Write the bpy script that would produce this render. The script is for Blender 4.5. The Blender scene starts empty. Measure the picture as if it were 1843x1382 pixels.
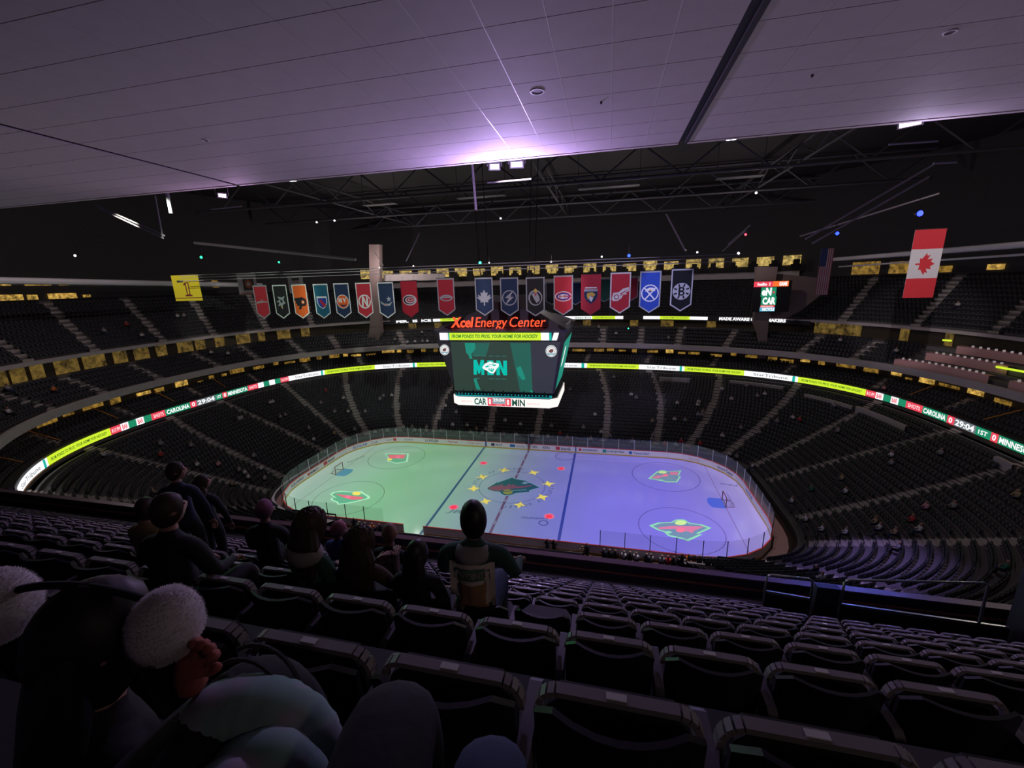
import bpy, bmesh, math, random
import numpy as np
from mathutils import Vector, Matrix, geometry

random.seed(7)
PI = math.pi
SC = bpy.context.scene
COL = SC.collection
# ------------------------------------------------------------------ camera
CAM = Vector((12.3036, -51.3232, 27.4983))
YAW, PITCH, ROLL, FPX, W, H = -.227587, -.239272, -.0282462, 747.42, 1843, 1382
FWD = Vector((math.sin(YAW)*math.cos(PITCH), math.cos(YAW)*math.cos(PITCH), math.sin(PITCH)))
_r = Vector((math.cos(YAW), -math.sin(YAW), 0)); _u = _r.cross(FWD)
RGT = _r*math.cos(ROLL)+_u*math.sin(ROLL); UPV = -_r*math.sin(ROLL)+_u*math.cos(ROLL)
cd = bpy.data.cameras.new('camera'); cam = bpy.data.objects.new('camera', cd); COL.objects.link(cam)
cd.sensor_fit = 'HORIZONTAL'; cd.sensor_width = 36; cd.lens = FPX/W*36; cd.clip_start = .05; cd.clip_end = 500
cam.matrix_world = Matrix(((RGT.x, UPV.x, -FWD.x, CAM.x), (RGT.y, UPV.y, -FWD.y, CAM.y), (RGT.z, UPV.z, -FWD.z, CAM.z), (0, 0, 0, 1)))
SC.camera = cam
# ------------------------------------------------------------------ world, colour management, lights
SC.view_settings.view_transform = 'Standard'; SC.view_settings.look = 'None'
SC.view_settings.exposure = 0; SC.view_settings.gamma = 1; SC.view_settings.use_curve_mapping = False
SC.cycles.max_bounces = 4; SC.cycles.diffuse_bounces = 2; SC.cycles.glossy_bounces = 2
SC.cycles.transparent_max_bounces = 12; SC.cycles.caustics_reflective = False; SC.cycles.caustics_refractive = False
SC.cycles.sample_clamp_indirect = 2.0
wd = bpy.data.worlds.new('world'); SC.world = wd; wd.use_nodes = True
wd.node_tree.nodes['Background'].inputs[0].default_value = (.0046, .0040, .0056, 1)
wd.node_tree.nodes['Background'].inputs[1].default_value = 1.0
def lamp(name, kind, loc, power, color, radius=.1, aim=None, size=None, blend=.5):
    l = bpy.data.lights.new(name, kind); l.energy = power; l.color = color
    if kind in ('POINT', 'SPOT'): l.shadow_soft_size = radius
    if kind == 'SPOT': l.spot_size = size; l.spot_blend = blend
    o = bpy.data.objects.new(name, l); COL.objects.link(o); o.location = loc
    if aim is not None: o.rotation_euler = (Vector(aim)-Vector(loc)).to_track_quat('-Z', 'Y').to_euler()
    return o
PROJ = [Vector((-22, -8.5, 40)), Vector((22.6, -8.5, 40))]
for p in PROJ:
    lamp('ice_projector_lamp', 'POINT', p, 80000, (1, 1, 1), .0)
FLOODS = [(8.25, -35.0, 31.15), (9.15, -35.1, 31.2)]
for p in FLOODS:
    lamp('violet_flood_lamp', 'POINT', (p[0], p[1]-.25, p[2]-.75), 560, (.62, .44, 1.0), .25)
lamp('violet_flood_lamp', 'POINT', (21.2, -35.2, 30.9), 90, (.75, .6, 1.0), .2)
lamp('violet_flood_lamp', 'POINT', (-4.0, -34.2, 30.9), 180, (.85, .5, 1.0), .2)
HOUSE = [(-36, 30, 31.6), (-31, 30, 32), (-12, 30, 32.2), (4, 30, 32.4), (15, 30, 33), (34, 26, 33)]
for p in HOUSE:
    lamp('house_lamp', 'POINT', p, 900, (1.0, .86, .84), .22)
for p in ((-46, -14, 36), (47, -12, 36)):
    lamp('house_lamp', 'POINT', p, 1300, (1.0, .84, .84), .3)
for x in (-10, 1, 12, 23, 34):      # added fill spots, unseen behind the deck front, to brighten the ceiling
    lamp('ceiling_fill', 'SPOT', (x, -36.6, 16.6), 560, (.95, .76, .95), .15, (x, -41.5, 31.6), 1.5, .6)
lamp('blue_spot_lamp', 'SPOT', (36.2, -10, 31.9), 60000, (.12, .16, 1.0), .2, (16, -40, 18.5), .42, .8)
lamp('concourse_lamp', 'SPOT', (21, -54.6, 30.6), 180, (1.0, .74, .66), .3, (13, -45.5, 23.5), 1.1, .7)
lamp('violet_spot_lamp', 'SPOT', (31, -10.5, 30.2), 15000, (.42, .30, 1.0), .2, (34.5, -15.5, 2), .50, 1.0)
lamp('green_spot_lamp', 'SPOT', (-34, -10, 31.3), 7000, (.10, 1.0, .35), .3, (9.6, -48.2, 25), .075, .9)

for x, ax, pw, c, sz in ((-16, -24.0, 9000, (.80, 1.0, .80), .52), (-8, -14.5, 9000, (.9, 1.0, .88), .52), (2, -4, 8000, (1, .9, .95), .52), (8, 5, 8000, (1, .84, .95), .52), (13, 13, 9000, (.72, .66, 1), .46), (16, 17.5, 9000, (.55, .55, 1), .26)):  # added fill spots, hidden above the ceiling edge, to brighten the pennants
    lamp('banner_fill', 'SPOT', (x, -32, 34.5), pw, c, .1, (ax, -11, 26.3), sz, .5)
lamp('banner_fill', 'SPOT', (24, -32, 34.5), 14000, (1, .88, .92), .1, (38.5, -8, 28), .26, .5)  # further unseen fill added for the leaf flag and the yellow banner
lamp('banner_fill', 'SPOT', (-18, -32, 34.5), 16000, (1, 1, .85), .1, (-39.5, -8, 28.3), .24, .5)
# ------------------------------------------------------------------ helpers
def ray(u, v): return FWD+RGT*((u-W/2)/FPX)-UPV*((v-H/2)/FPX)
def on_z(u, v, z): d = ray(u, v); return CAM+d*((z-CAM.z)/d.z)
def on_y(u, v, y): d = ray(u, v); return CAM+d*((y-CAM.y)/d.y)
def on_x(u, v, x): d = ray(u, v); return CAM+d*((x-CAM.x)/d.x)
def at_depth(u, v, dep): return CAM+ray(u, v)*dep
def project(p):
    d = Vector(p)-CAM; z = d.dot(FWD)
    return (W/2+FPX*d.dot(RGT)/z, H/2-FPX*d.dot(UPV)/z, z)

MATS = {}
def mat(name, col, rough=.7, emit=0, ecol=None, metal=0, spec=.5, vary=.18, scale=6, bump=0):
    if name in MATS: return MATS[name]
    m = bpy.data.materials.new(name); m.use_nodes = True; nt = m.node_tree; b = nt.nodes['Principled BSDF']
    c = (*col, 1)
    b.inputs['Roughness'].default_value = rough; b.inputs['Metallic'].default_value = metal
    b.inputs['Specular IOR Level'].default_value = spec; b.inputs['Base Color'].default_value = c
    if vary:
        tc = nt.nodes.new('ShaderNodeTexCoord'); nz = nt.nodes.new('ShaderNodeTexNoise'); nz.inputs['Scale'].default_value = scale
        nz.inputs['Detail'].default_value = 3
        mx = nt.nodes.new('ShaderNodeMix'); mx.data_type = 'RGBA'
        mx.inputs[6].default_value = (*[k*(1-vary) for k in col], 1); mx.inputs[7].default_value = (*[min(1, k*(1+vary)) for k in col], 1)
        nt.links.new(tc.outputs['Object'], nz.inputs['Vector']); nt.links.new(nz.outputs['Fac'], mx.inputs[0])
        nt.links.new(mx.outputs[2], b.inputs['Base Color'])
        if bump:
            bp = nt.nodes.new('ShaderNodeBump'); bp.inputs['Strength'].default_value = bump; bp.inputs['Distance'].default_value = .02
            nt.links.new(nz.outputs['Fac'], bp.inputs['Height']); nt.links.new(bp.outputs['Normal'], b.inputs['Normal'])
    if emit:
        b.inputs['Emission Color'].default_value = (*(ecol or col), 1); b.inputs['Emission Strength'].default_value = emit
    MATS[name] = m
    return m
def glow(name, col, s=1.0):
    return mat(name, (.02, .02, .02), .5, s, col, vary=0)

def room_glow(name, col, s, scale=1.6):
    """a lit room seen through a window: bright and dim patches of lamps, people and furniture"""
    if name in MATS: return MATS[name]
    m = glow(name, col, s); nt = m.node_tree; b = nt.nodes['Principled BSDF']
    tc = nt.nodes.new('ShaderNodeTexCoord'); nz = nt.nodes.new('ShaderNodeTexNoise'); nz.inputs['Scale'].default_value = scale; nz.inputs['Detail'].default_value = 5; nz.inputs['Roughness'].default_value = .7
    cr = nt.nodes.new('ShaderNodeValToRGB'); cr.color_ramp.elements[0].position = .36; cr.color_ramp.elements[0].color = (.12, .12, .12, 1); cr.color_ramp.elements[1].position = .66; cr.color_ramp.elements[1].color = (1.4, 1.4, 1.4, 1)
    mm = nt.nodes.new('ShaderNodeMath'); mm.operation = 'MULTIPLY'; mm.inputs[1].default_value = s
    nt.links.new(tc.outputs['Object'], nz.inputs['Vector']); nt.links.new(nz.outputs['Fac'], cr.inputs[0]); nt.links.new(cr.outputs[0], mm.inputs[0]); nt.links.new(mm.outputs[0], b.inputs['Emission Strength'])
    return m
ORDW = ['first', 'second', 'third', 'fourth', 'fifth', 'sixth', 'seventh', 'eighth', 'ninth', 'tenth', 'eleventh', 'twelfth', 'thirteenth', 'fourteenth', 'fifteenth', 'sixteenth', 'seventeenth', 'eighteenth', 'nineteenth']
TENS = {2: 'twent', 3: 'thirt', 4: 'fort', 5: 'fift', 6: 'sixt', 7: 'sevent', 8: 'eight', 9: 'ninet'}
def nth(n):
    if n < 20: return ORDW[n-1]
    return TENS[n//10]+('ieth' if n % 10 == 0 else 'y-'+ORDW[n % 10-1])
def link(o, parent=None, **kw):
    COL.objects.link(o)
    if parent is not None: o.parent = parent
    for k, v in kw.items(): o[k] = v
    return o
def mesh_obj(name, verts, faces, mats, parent=None, fm=None, smooth=False, **kw):
    me = bpy.data.meshes.new(name); me.from_pydata([tuple(v) for v in verts], [], faces); 
    for m in (mats if isinstance(mats, (list, tuple)) else [mats]): me.materials.append(m)
    if fm: me.polygons.foreach_set('material_index', fm)
    if smooth: me.polygons.foreach_set('use_smooth', [True]*len(me.polygons))
    me.update()
    o = bpy.data.objects.new(name, me)
    return link(o, parent, **kw)
def share(name, src, parent=None, loc=None, **kw):
    o = bpy.data.objects.new(name, src.data)
    if loc is not None: o.location = loc
    return link(o, parent, **kw)
def thing(name, label, cat, loc=(0, 0, 0), rz=0, group=None):
    o = bpy.data.objects.new(name, None); o.empty_display_size = .2; o.location = loc; o.rotation_euler = (0, 0, rz)
    link(o, None, label=label, category=cat)
    if group: o['group'] = group
    return o
def tag(o, label, cat, group=None):
    o['label'] = label; o['category'] = cat
    if group: o['group'] = group
    return o
class MB:
    """collects boxes, bars, tubes and sheets into one mesh"""
    def __init__(s): s.v = []; s.f = []; s.m = []
    def add(s, vs, fs, mi=0):
        n = len(s.v); s.v += [tuple(v) for v in vs]; s.f += [tuple(i+n for i in f) for f in fs]; s.m += [mi]*len(fs); return s
    def box(s, lo, hi, mi=0, M=None):
        x0, y0, z0 = lo; x1, y1, z1 = hi
        vs = [Vector(p) for p in ((x0, y0, z0), (x1, y0, z0), (x1, y1, z0), (x0, y1, z0), (x0, y0, z1), (x1, y0, z1), (x1, y1, z1), (x0, y1, z1))]
        if M is not None: vs = [M @ p for p in vs]
        return s.add(vs, [(0, 3, 2, 1), (4, 5, 6, 7), (0, 1, 5, 4), (1, 2, 6, 5), (2, 3, 7, 6), (3, 0, 4, 7)], mi)
    def tube(s, pts, r, n=8, mi=0, cap=True):
        pts = [Vector(p) for p in pts]; rings = []
        rs = r if isinstance(r, (list, tuple)) else [r]*len(pts)
        for i, p in enumerate(pts):
            t = (pts[min(i+1, len(pts)-1)]-pts[max(i-1, 0)]).normalized()
            a = t.cross(Vector((0, 0, 1)) if abs(t.z) < .9 else Vector((1, 0, 0))).normalized(); b = t.cross(a)
            rings.append([p+(a*math.cos(2*PI*k/n)+b*math.sin(2*PI*k/n))*rs[i] for k in range(n)])
        vs = [v for rg in rings for v in rg]; fs = []
        for i in range(len(pts)-1):
            for k in range(n):
                fs.append((i*n+k, i*n+(k+1) % n, (i+1)*n+(k+1) % n, (i+1)*n+k))
        if cap: fs += [tuple(range(n))[::-1], tuple(range((len(pts)-1)*n, len(pts)*n))]
        return s.add(vs, fs, mi)
    def beam(s, a, b, w, h, mi=0):
        a = Vector(a); b = Vector(b); t = (b-a).normalized()
        sd = t.cross(Vector((0, 0, 1)) if abs(t.z) < .95 else Vector((0, 1, 0))).normalized(); up = sd.cross(t)
        vs = [p+sd*i*w/2+up*j*h/2 for p in (a, b) for i, j in ((-1, -1), (1, -1), (1, 1), (-1, 1))]
        return s.add(vs, [(0, 1, 2, 3)[::-1], (4, 5, 6, 7), (0, 1, 5, 4), (1, 2, 6, 5), (2, 3, 7, 6), (3, 0, 4, 7)], mi)
    def prism(s, poly, d0, d1, fn, mi=0):
        """poly in 2D, fn(x, y, d) -> 3D"""
        n = len(poly); vs = [fn(x, y, d0) for x, y in poly]+[fn(x, y, d1) for x, y in poly]
        return s.add(vs, [tuple(range(n))[::-1], tuple(range(n, 2*n))]+[(i, (i+1) % n, n+(i+1) % n, n+i) for i in range(n)], mi)
    def build(s, name, mats, parent=None, smooth=False, **kw):
        return mesh_obj(name, s.v, s.f, mats, parent, s.m, smooth, **kw)
def sphere_mb(mb, c, r, nu=10, nv=6, mi=0):
    vs = [(c[0], c[1], c[2]-r[2])]; fs = []
    for j in range(1, nv):
        a = -PI/2+PI*j/nv
        for i in range(nu):
            b = 2*PI*i/nu; vs.append((c[0]+r[0]*math.cos(a)*math.cos(b), c[1]+r[1]*math.cos(a)*math.sin(b), c[2]+r[2]*math.sin(a)))
    vs.append((c[0], c[1], c[2]+r[2])); t = len(vs)-1
    for i in range(nu):
        fs.append((0, 1+(i+1) % nu, 1+i)); fs.append((t, t-nu+i, t-nu+(i+1) % nu))
        for j in range(nv-2):
            k = 1+j*nu; fs.append((k+i, k+(i+1) % nu, k+nu+(i+1) % nu, k+nu+i))
    return mb.add(vs, fs, mi)

def poly_art(layers):
    """layers: list of (material index, [(x, y), ...]); later ones lie on top. Returns flat 2D verts, faces, face materials (no overlaps)."""
    vs = []; fs = []
    for mi, p in layers:
        if sum(p[i-1][0]*p[i][1]-p[i][0]*p[i-1][1] for i in range(len(p))) < 0: p = p[::-1]
        n = len(vs); vs += [Vector((q[0], q[1])) for q in p]; fs.append(list(range(n, n+len(p))))
    ov, oe, of, ove, oee, ofe = geometry.delaunay_2d_cdt(vs, [], fs, 1, 1e-5)
    out = []; om = []
    for f, src in zip(of, ofe):
        if not src: continue
        out.append(tuple(f)); om.append(layers[max(src)][0])
    return ov, out, om
_txt = {}
def text_mesh(s, shear=0, bold=0, ext=0, align='LEFT'):
    """flat letters, cap height about .7, as (verts, faces)"""
    k = (s, shear, bold, ext)
    if k not in _txt:
        c = bpy.data.curves.new('lettering', 'FONT'); c.body = s; c.shear = shear; c.offset = bold; c.resolution_u = 2; c.extrude = ext
        o = bpy.data.objects.new('lettering', c); me = o.to_mesh()
        _txt[k] = ([tuple(v.co) for v in me.vertices], [tuple(p.vertices) for p in me.polygons])
        o.to_mesh_clear(); bpy.data.objects.remove(o); bpy.data.curves.remove(c)
    return _txt[k]
def text_box(s, w, h, **kw):
    """letters scaled to fill w x h, origin at the lower left"""
    vs, fs = text_mesh(s, **kw)
    xs = [v[0] for v in vs]; ys = [v[1] for v in vs]; zs = [v[2] for v in vs]
    sx = w/(max(xs)-min(xs)); sy = h/(max(ys)-min(ys))
    return [((v[0]-min(xs))*sx, (v[1]-min(ys))*sy, v[2]) for v in vs], fs

# ------------------------------------------------------------------ bowl curves (rounded superellipses round the rink)
CX, CY = .6, .8
_q = {}
def quad(rx, ry, n):
    k = (round(rx, 3), round(ry, 3), round(n, 3))
    if k not in _q:
        t = np.linspace(0, PI/2, 700); a = np.arctan2(np.sin(t)*ry, np.cos(t)*rx)
        r = ((np.abs(np.cos(a))/rx)**n+(np.abs(np.sin(a))/ry)**n)**(-1/n)
        P = np.stack([r*np.cos(a), r*np.sin(a)], 1)
        _q[k] = (P, np.concatenate([[0], np.cumsum(np.hypot(*np.diff(P, axis=0).T))]))
    return _q[k]
def ring(rx, ry, n, s):
    P, L = quad(rx, ry, n); s = s % 4; q = int(s); f = s-q
    if q % 2: f = 1-f
    l = f*L[-1]; x = float(np.interp(l, L, P[:, 0])); y = float(np.interp(l, L, P[:, 1]))
    return CX+(-x if q in (1, 2) else x), CY+(-y if q in (2, 3) else y)
def plen(rx, ry, n): return 4*quad(rx, ry, n)[1][-1]
def loft(name, curves, s0, s1, N, m, kind='structure', parent=None, **kw):
    """curves: list of (rx, ry, n, z) joined in order into a band"""
    vs = []; fs = []
    for c in curves:
        for i in range(N+1):
            s = s0+(s1-s0)*i/N; x, y = ring(c[0], c[1], c[2], s); vs.append((x, y, c[3]))
    for j in range(len(curves)-1):
        for i in range(N):
            a = j*(N+1)+i; fs.append((a, a+1, a+N+2, a+N+1))
    return mesh_obj(name, vs, fs, m, parent, kind=kind, **kw)
# ------------------------------------------------------------------ materials of the setting
M_ICE = mat('ice', (.80, .83, .86), .10, spec=.5, vary=.05, scale=.25)
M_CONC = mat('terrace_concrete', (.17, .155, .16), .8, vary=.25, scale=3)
M_STEP = mat('aisle_concrete', (.50, .44, .42), .8, vary=.2, scale=4)
M_FASC = mat('fascia_plaster', (.62, .54, .54), .7, vary=.12, scale=1)
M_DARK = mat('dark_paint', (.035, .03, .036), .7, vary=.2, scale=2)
M_BLACK = mat('black_paint', (.012, .011, .014), .6)
M_STEEL = mat('painted_steel', (.42, .40, .42), .45, vary=.1, scale=4)
M_WHITE = mat('white_board', (.78, .77, .76), .4, vary=.04, scale=3)
M_RED = mat('red_cap', (.55, .05, .05), .4)
M_YEL = mat('yellow_kickplate', (.62, .42, .07), .5)
M_SEAT = mat('seat_plastic', (.028, .030, .040), .5, vary=.15)
M_AMBER = room_glow('amber_room_light', (1.0, .56, .09), .26)
M_AMBER2 = room_glow('amber_window_light', (1.0, .60, .12), .60)
M_PIPE = mat('pipe_white', (.85, .80, .84), .5, vary=.08)

# ------------------------------------------------------------------ the ice
RX, RY, RR = 30.48, 12.955, 8.53
def rink_outline(off=0, n=12):
    """anticlockwise from the far right corner"""
    p = []
    for cx, cy, a0 in ((1, 1, 0), (-1, 1, 90), (-1, -1, 180), (1, -1, 270)):
        for k in range(n+1):
            a = math.radians(a0+90*k/n)
            p.append(((RX-RR)*cx+(RR+off)*math.cos(a), (RY-RR)*cy+(RR+off)*math.sin(a)))
    return p
ol = rink_outline(.02)
ice = mesh_obj('ice_floor', [(x, y, 0) for x, y in ol], [tuple(range(len(ol)))], M_ICE, kind='structure')
def icemark(name, col, poly_faces, z=.004, label=None):
    vs, fs = poly_faces
    o = mesh_obj(name, [(v[0], v[1], z) for v in vs], fs, mat('ice_'+name+'_paint', col, .25, spec=.3, vary=.08), ice)
    if label: o['label'] = label
    return o
def strip(x0, x1, y0, y1): return [(x0, y0), (x1, y0), (x1, y1), (x0, y1)], [(0, 1, 2, 3)]
def annulus(cx, cy, r, w, a0=0, a1=360, n=56):
    vs = []; fs = []
    for k in range(n+1):
        a = math.radians(a0+(a1-a0)*k/n)
        vs += [(cx+(r-w/2)*math.cos(a), cy+(r-w/2)*math.sin(a)), (cx+(r+w/2)*math.cos(a), cy+(r+w/2)*math.sin(a))]
        if k: fs.append((2*k-2, 2*k-1, 2*k+1, 2*k))
    return vs, fs
def disc(cx, cy, r, n=24, ry=None):
    ry = ry or r
    return [(cx+r*math.cos(2*PI*k/n), cy+ry*math.sin(2*PI*k/n)) for k in range(n)], [tuple(range(n))]
for sx in (-1, 1):
    icemark('blue_line', (.10, .17, .42), strip(sx*7.77-.17, sx*7.77+.17, -12.9, 12.9))
    icemark('goal_line', (.45, .25, .30), strip(sx*27.13-.03, sx*27.13+.03, -11.3, 11.3))
    cr = [(sx*27.1-sx*1.37, 1.22), (sx*27.1, 1.22), (sx*27.1, -1.22), (sx*27.1-sx*1.37, -1.22)]+[(sx*27.1-sx*(1.37+.50*math.cos(a)), 1.22*math.sin(a)) for a in np.linspace(-1.4, 1.4, 9)]
    icemark('goal_crease', (.22, .45, .80), (cr, [tuple(range(len(cr)))]))
    for sy in (-1, 1):
        icemark('faceoff_circle', (.30, .22, .32), annulus(sx*21.03, sy*6.71, 4.57, .07))
        icemark('faceoff_dot', (.88, .20, .30), disc(sx*6.1, sy*6.71, .42))
icemark('center_line', (.42, .20, .27), strip(-.16, .16, -12.9, 12.9))
icemark('center_circle', (.22, .25, .45), annulus(0, 0, 4.57, .07))
icemark('referee_crease', (.16, .14, .30), annulus(6.2, 11.3, 1.5, .09))
for k in range(10):    # dashes of the centre line
    icemark('center_line_check', (.75, .72, .74), strip(-.07, .07, -12.2+k*2.6, -11.4+k*2.6), .007)
def ice_text(s, x, y, w, h, ang, col):
    vs, fs = text_box(s, w, h, bold=.01, shear=.25); c, n = math.cos(ang), math.sin(ang)
    icemark('ice_lettering', col, ([(x+(a-w/2)*c-(b-h/2)*n, y+(a-w/2)*n+(b-h/2)*c) for a, b, _ in vs], fs), .006)
def ring_text(s, r, a_mid, size, col):
    """letters standing on a circle round the centre spot"""
    n = len(s); st = size*1.05/r
    for i, ch in enumerate(s):
        if ch == ' ': continue
        a = a_mid-(i-(n-1)/2)*st
        ice_text(ch, r*math.cos(a), r*math.sin(a), size*.7, size, a-PI/2, col)
ring_text('STATE OF HOCKEY', 5.45, PI/2+.75, .62, (.28, .34, .42)); ring_text('STATE OF HOCKEY', 5.45, -PI/2+.9, .62, (.28, .34, .42))
p0 = on_z(962, 932, 0); ice_text('Hometown', p0.x, p0.y, 3.2, .55, .12, (.25, .27, .45))
p0 = on_z(978, 941, 0); icemark('ice_lettering', (.55, .2, .3), annulus(p0.x, p0.y, .5, .16))
p0 = on_z(817, 921, 0); ice_text('JB', p0.x, p0.y, 1.9, 1.0, 0, (.12, .28, .35))
p0 = on_z(1312, 872, 0); ice_text('wild', p0.x, p0.y, 2.2, .6, -.2, (.4, .36, .55))
p0 = on_z(642, 826, 0); ice_text('hockey', p0.x, p0.y, 3.4, .7, 1.2, (.40, .45, .42))

def zpoly(pts, ox, oy, k): return [tuple(on_z(ox+x*k, oy+y*k, 0))[:2] for x, y in pts]
def zell(cx, cy, rx, ry, ox, oy, k, n=16): return zpoly([(cx+rx*math.cos(2*PI*i/n), cy+ry*math.sin(2*PI*i/n)) for i in range(n)], ox, oy, k)
def shrink(p, f):
    cx = sum(q[0] for q in p)/len(p); cy = sum(q[1] for q in p)/len(p)
    return [(cx+(x-cx)*f, cy+(y-cy)*f) for x, y in p]
# centre emblem: a jagged diamond head outline, painted under the ice
Z4 = (820, 820, .1085)
ce = zpoly([(490, 540), (670, 435), (690, 440), (940, 350), (985, 375), (1090, 395), (1190, 410), (1220, 440), (1300, 465), (1420, 530), (1240, 580), (1260, 603), (1000, 630), (900, 668), (800, 668), (740, 640), (720, 605), (600, 595), (500, 560)], *Z4)
EM = [mat('emblem_mint', (.72, .92, .84), .3, vary=0), mat('emblem_green', (.05, .27, .22), .3, vary=0), mat('emblem_red', (.62, .20, .22), .3, vary=0), mat('emblem_gold', (.85, .70, .12), .3, vary=0)]
lay = [(0, ce), (1, shrink(ce, .925)),
       (2, zpoly([(530, 535), (640, 500), (740, 490), (775, 462), (790, 510), (860, 490), (905, 462), (925, 505), (970, 468), (990, 505), (1100, 505), (1290, 488), (1200, 520), (940, 550), (830, 560), (720, 585), (600, 575)], *Z4)),
       (3, zell(865, 600, 82, 42, *Z4)), (1, zpoly([(780, 590), (950, 575), (950, 586), (780, 602)], *Z4)), (0, zpoly([(1090, 460), (1150, 430), (1210, 452), (1160, 470)], *Z4)), (0, zpoly([(930, 575), (1180, 560), (1180, 568), (930, 583)], *Z4))]
v, f, m = poly_art(lay)
mesh_obj('center_emblem', [(p.x, p.y, .009) for p in v], f, EM, ice, m, label='dark green and red animal head emblem at the centre spot')

# ------------------------------------------------------------------ projectors: coloured slides throw the show picture on the ice
def slide_mat(name, col=None):
    m = bpy.data.materials.new(name); m.use_nodes = True; nt = m.node_tree; nt.nodes.clear()
    o = nt.nodes.new('ShaderNodeOutputMaterial'); t = nt.nodes.new('ShaderNodeBsdfTransparent'); nt.links.new(t.outputs[0], o.inputs[0])
    if col: t.inputs[0].default_value = (*col, 1); return m
    tc = nt.nodes.new('ShaderNodeTexCoord'); sp = nt.nodes.new('ShaderNodeSeparateXYZ'); mr = nt.nodes.new('ShaderNodeMapRange'); cr = nt.nodes.new('ShaderNodeValToRGB')
    nt.links.new(tc.outputs['Object'], sp.inputs[0]); nt.links.new(sp.outputs[0], mr.inputs[0]); nt.links.new(mr.outputs[0], cr.inputs[0])
    mr.inputs[1].default_value = -30; mr.inputs[2].default_value = 30
    st = [(-30, (.30, .43, .34)), (-24, (.25, .47, .31)), (-17, (.185, .47, .225)), (-9, (.21, .45, .27)), (-4, (.235, .385, .38)), (0, (.215, .285, .48)), (5, (.165, .18, .60)), (11, (.16, .135, .68)), (20, (.17, .128, .72)), (25, (.20, .155, .66)), (30, (.31, .24, .60))]
    el = cr.color_ramp.elements
    for i, (x, c) in enumerate(st):
        e = el[i] if i < 2 else el.new((x+30)/60)
        e.position = (x+30)/60; e.color = (*c, 1)
    nz = nt.nodes.new('ShaderNodeTexNoise'); nz.inputs['Scale'].default_value = .11; nz.inputs['Detail'].default_value = 4
    nt.links.new(tc.outputs['Object'], nz.inputs['Vector'])
    mm = nt.nodes.new('ShaderNodeMapRange'); mm.inputs[3].default_value = .82; mm.inputs[4].default_value = 1.18; nt.links.new(nz.outputs['Fac'], mm.inputs[0])
    mx = nt.nodes.new('ShaderNodeMix'); mx.data_type = 'RGBA'; mx.blend_type = 'MULTIPLY'; mx.inputs[0].default_value = 1
    cb = nt.nodes.new('ShaderNodeCombineColor')
    for k in range(3): nt.links.new(mm.outputs[0], cb.inputs[k])
    nt.links.new(cr.outputs[0], mx.inputs[6]); nt.links.new(cb.outputs[0], mx.inputs[7]); nt.links.new(mx.outputs[2], t.inputs[0])
    return m
SL = [slide_mat('slide_wash'), slide_mat('slide_edge', (.42, .38, .42)), slide_mat('slide_mint', (.42, .86, .50)), slide_mat('slide_green', (.09, .42, .22)),
      slide_mat('slide_red', (.80, .13, .16)), slide_mat('slide_gold', (1.0, .80, .10)), slide_mat('slide_hot', (1.0, .16, .28)), slide_mat('slide_teal', (.13, .24, .40)),
      slide_mat('slide_softgreen', (.26, .70, .45)), slide_mat('slide_rose', (.72, .16, .34)), slide_mat('slide_lime', (.62, .85, .30))]
def star(c, r, a0):
    p = []
    for k in range(8):
        a = a0+k*PI/4; q = r if k % 2 == 0 else r*.40
        p.append((c[0]+q*math.cos(a), c[1]+q*math.sin(a)))
    return p
def half(pts, sgn):
    out = []
    for x, y in pts:
        q = (max(x*sgn, 0)*sgn, y)
        if x*sgn > 0: out.append(q)
    top = max(y for _, y in pts); i = max(range(len(out)), key=lambda k: abs(out[k][1]-out[k-1][1]) if abs(out[k][0]) < 25 else -1)
    return out[:i]+[(0, out[i-1][1]), (0, out[i][1])]+out[i:]
ZR = (1130, 780, .1809); ZL = (490, 800, .1248); ZF = (480, 740, .2604)
def emb(out, rim, body, extra): return [(rim, out), (body, shrink(out, .87))]+extra
lay_r = emb(zpoly([(210, 915), (300, 885), (430, 880), (480, 855), (560, 855), (620, 890), (740, 905), (835, 940), (700, 1000), (740, 1008), (600, 1072), (540, 1050), (400, 1020), (360, 980), (290, 960)], *ZR), 8, 7,
            [(9, zpoly([(300, 935), (450, 918), (760, 926), (660, 966), (640, 992), (560, 962), (480, 950), (310, 952)], *ZR)), (10, zell(525, 888, 58, 24, *ZR)), (6, zell(525, 962, 46, 22, *ZR)), (8, zell(400, 982, 36, 12, *ZR))])
lay_r += emb(zpoly([(200, 450), (290, 375), (340, 365), (400, 375), (532, 368), (508, 420), (528, 430), (490, 486), (380, 485), (330, 470)], *ZR), 8, 7,
             [(9, zpoly([(415, 384), (505, 384), (490, 412), (420, 410)], *ZR)), (9, zpoly([(230, 440), (300, 415), (360, 425), (300, 450)], *ZR)), (10, zell(345, 386, 42, 13, *ZR)), (6, zell(375, 416, 32, 13, *ZR)), (8, zell(325, 465, 25, 8, *ZR))])
lay_l = emb(zpoly([(830, 715), (880, 685), (1000, 668), (1150, 680), (1290, 670), (1325, 700), (1400, 740), (1418, 775), (1200, 830), (1090, 850), (940, 870), (930, 835), (840, 800), (850, 770), (910, 772)], *ZL), 2, 3,
            [(4, zpoly([(900, 710), (1050, 728), (1330, 760), (1280, 790), (1150, 795), (1050, 770)], *ZL)), (5, zell(1215, 705, 62, 26, *ZL)), (6, zell(1090, 752, 42, 22, *ZL))])
lay_l += emb(zpoly([(815, 295), (860, 290), (982, 294), (975, 350), (900, 362), (830, 345), (838, 320)], *ZF), 2, 3,
             [(4, zpoly([(840, 302), (960, 300), (950, 326), (850, 326)], *ZF)), (6, zell(910, 317, 14, 9, *ZF)), (5, zell(850, 333, 16, 8, *ZF))])
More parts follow.
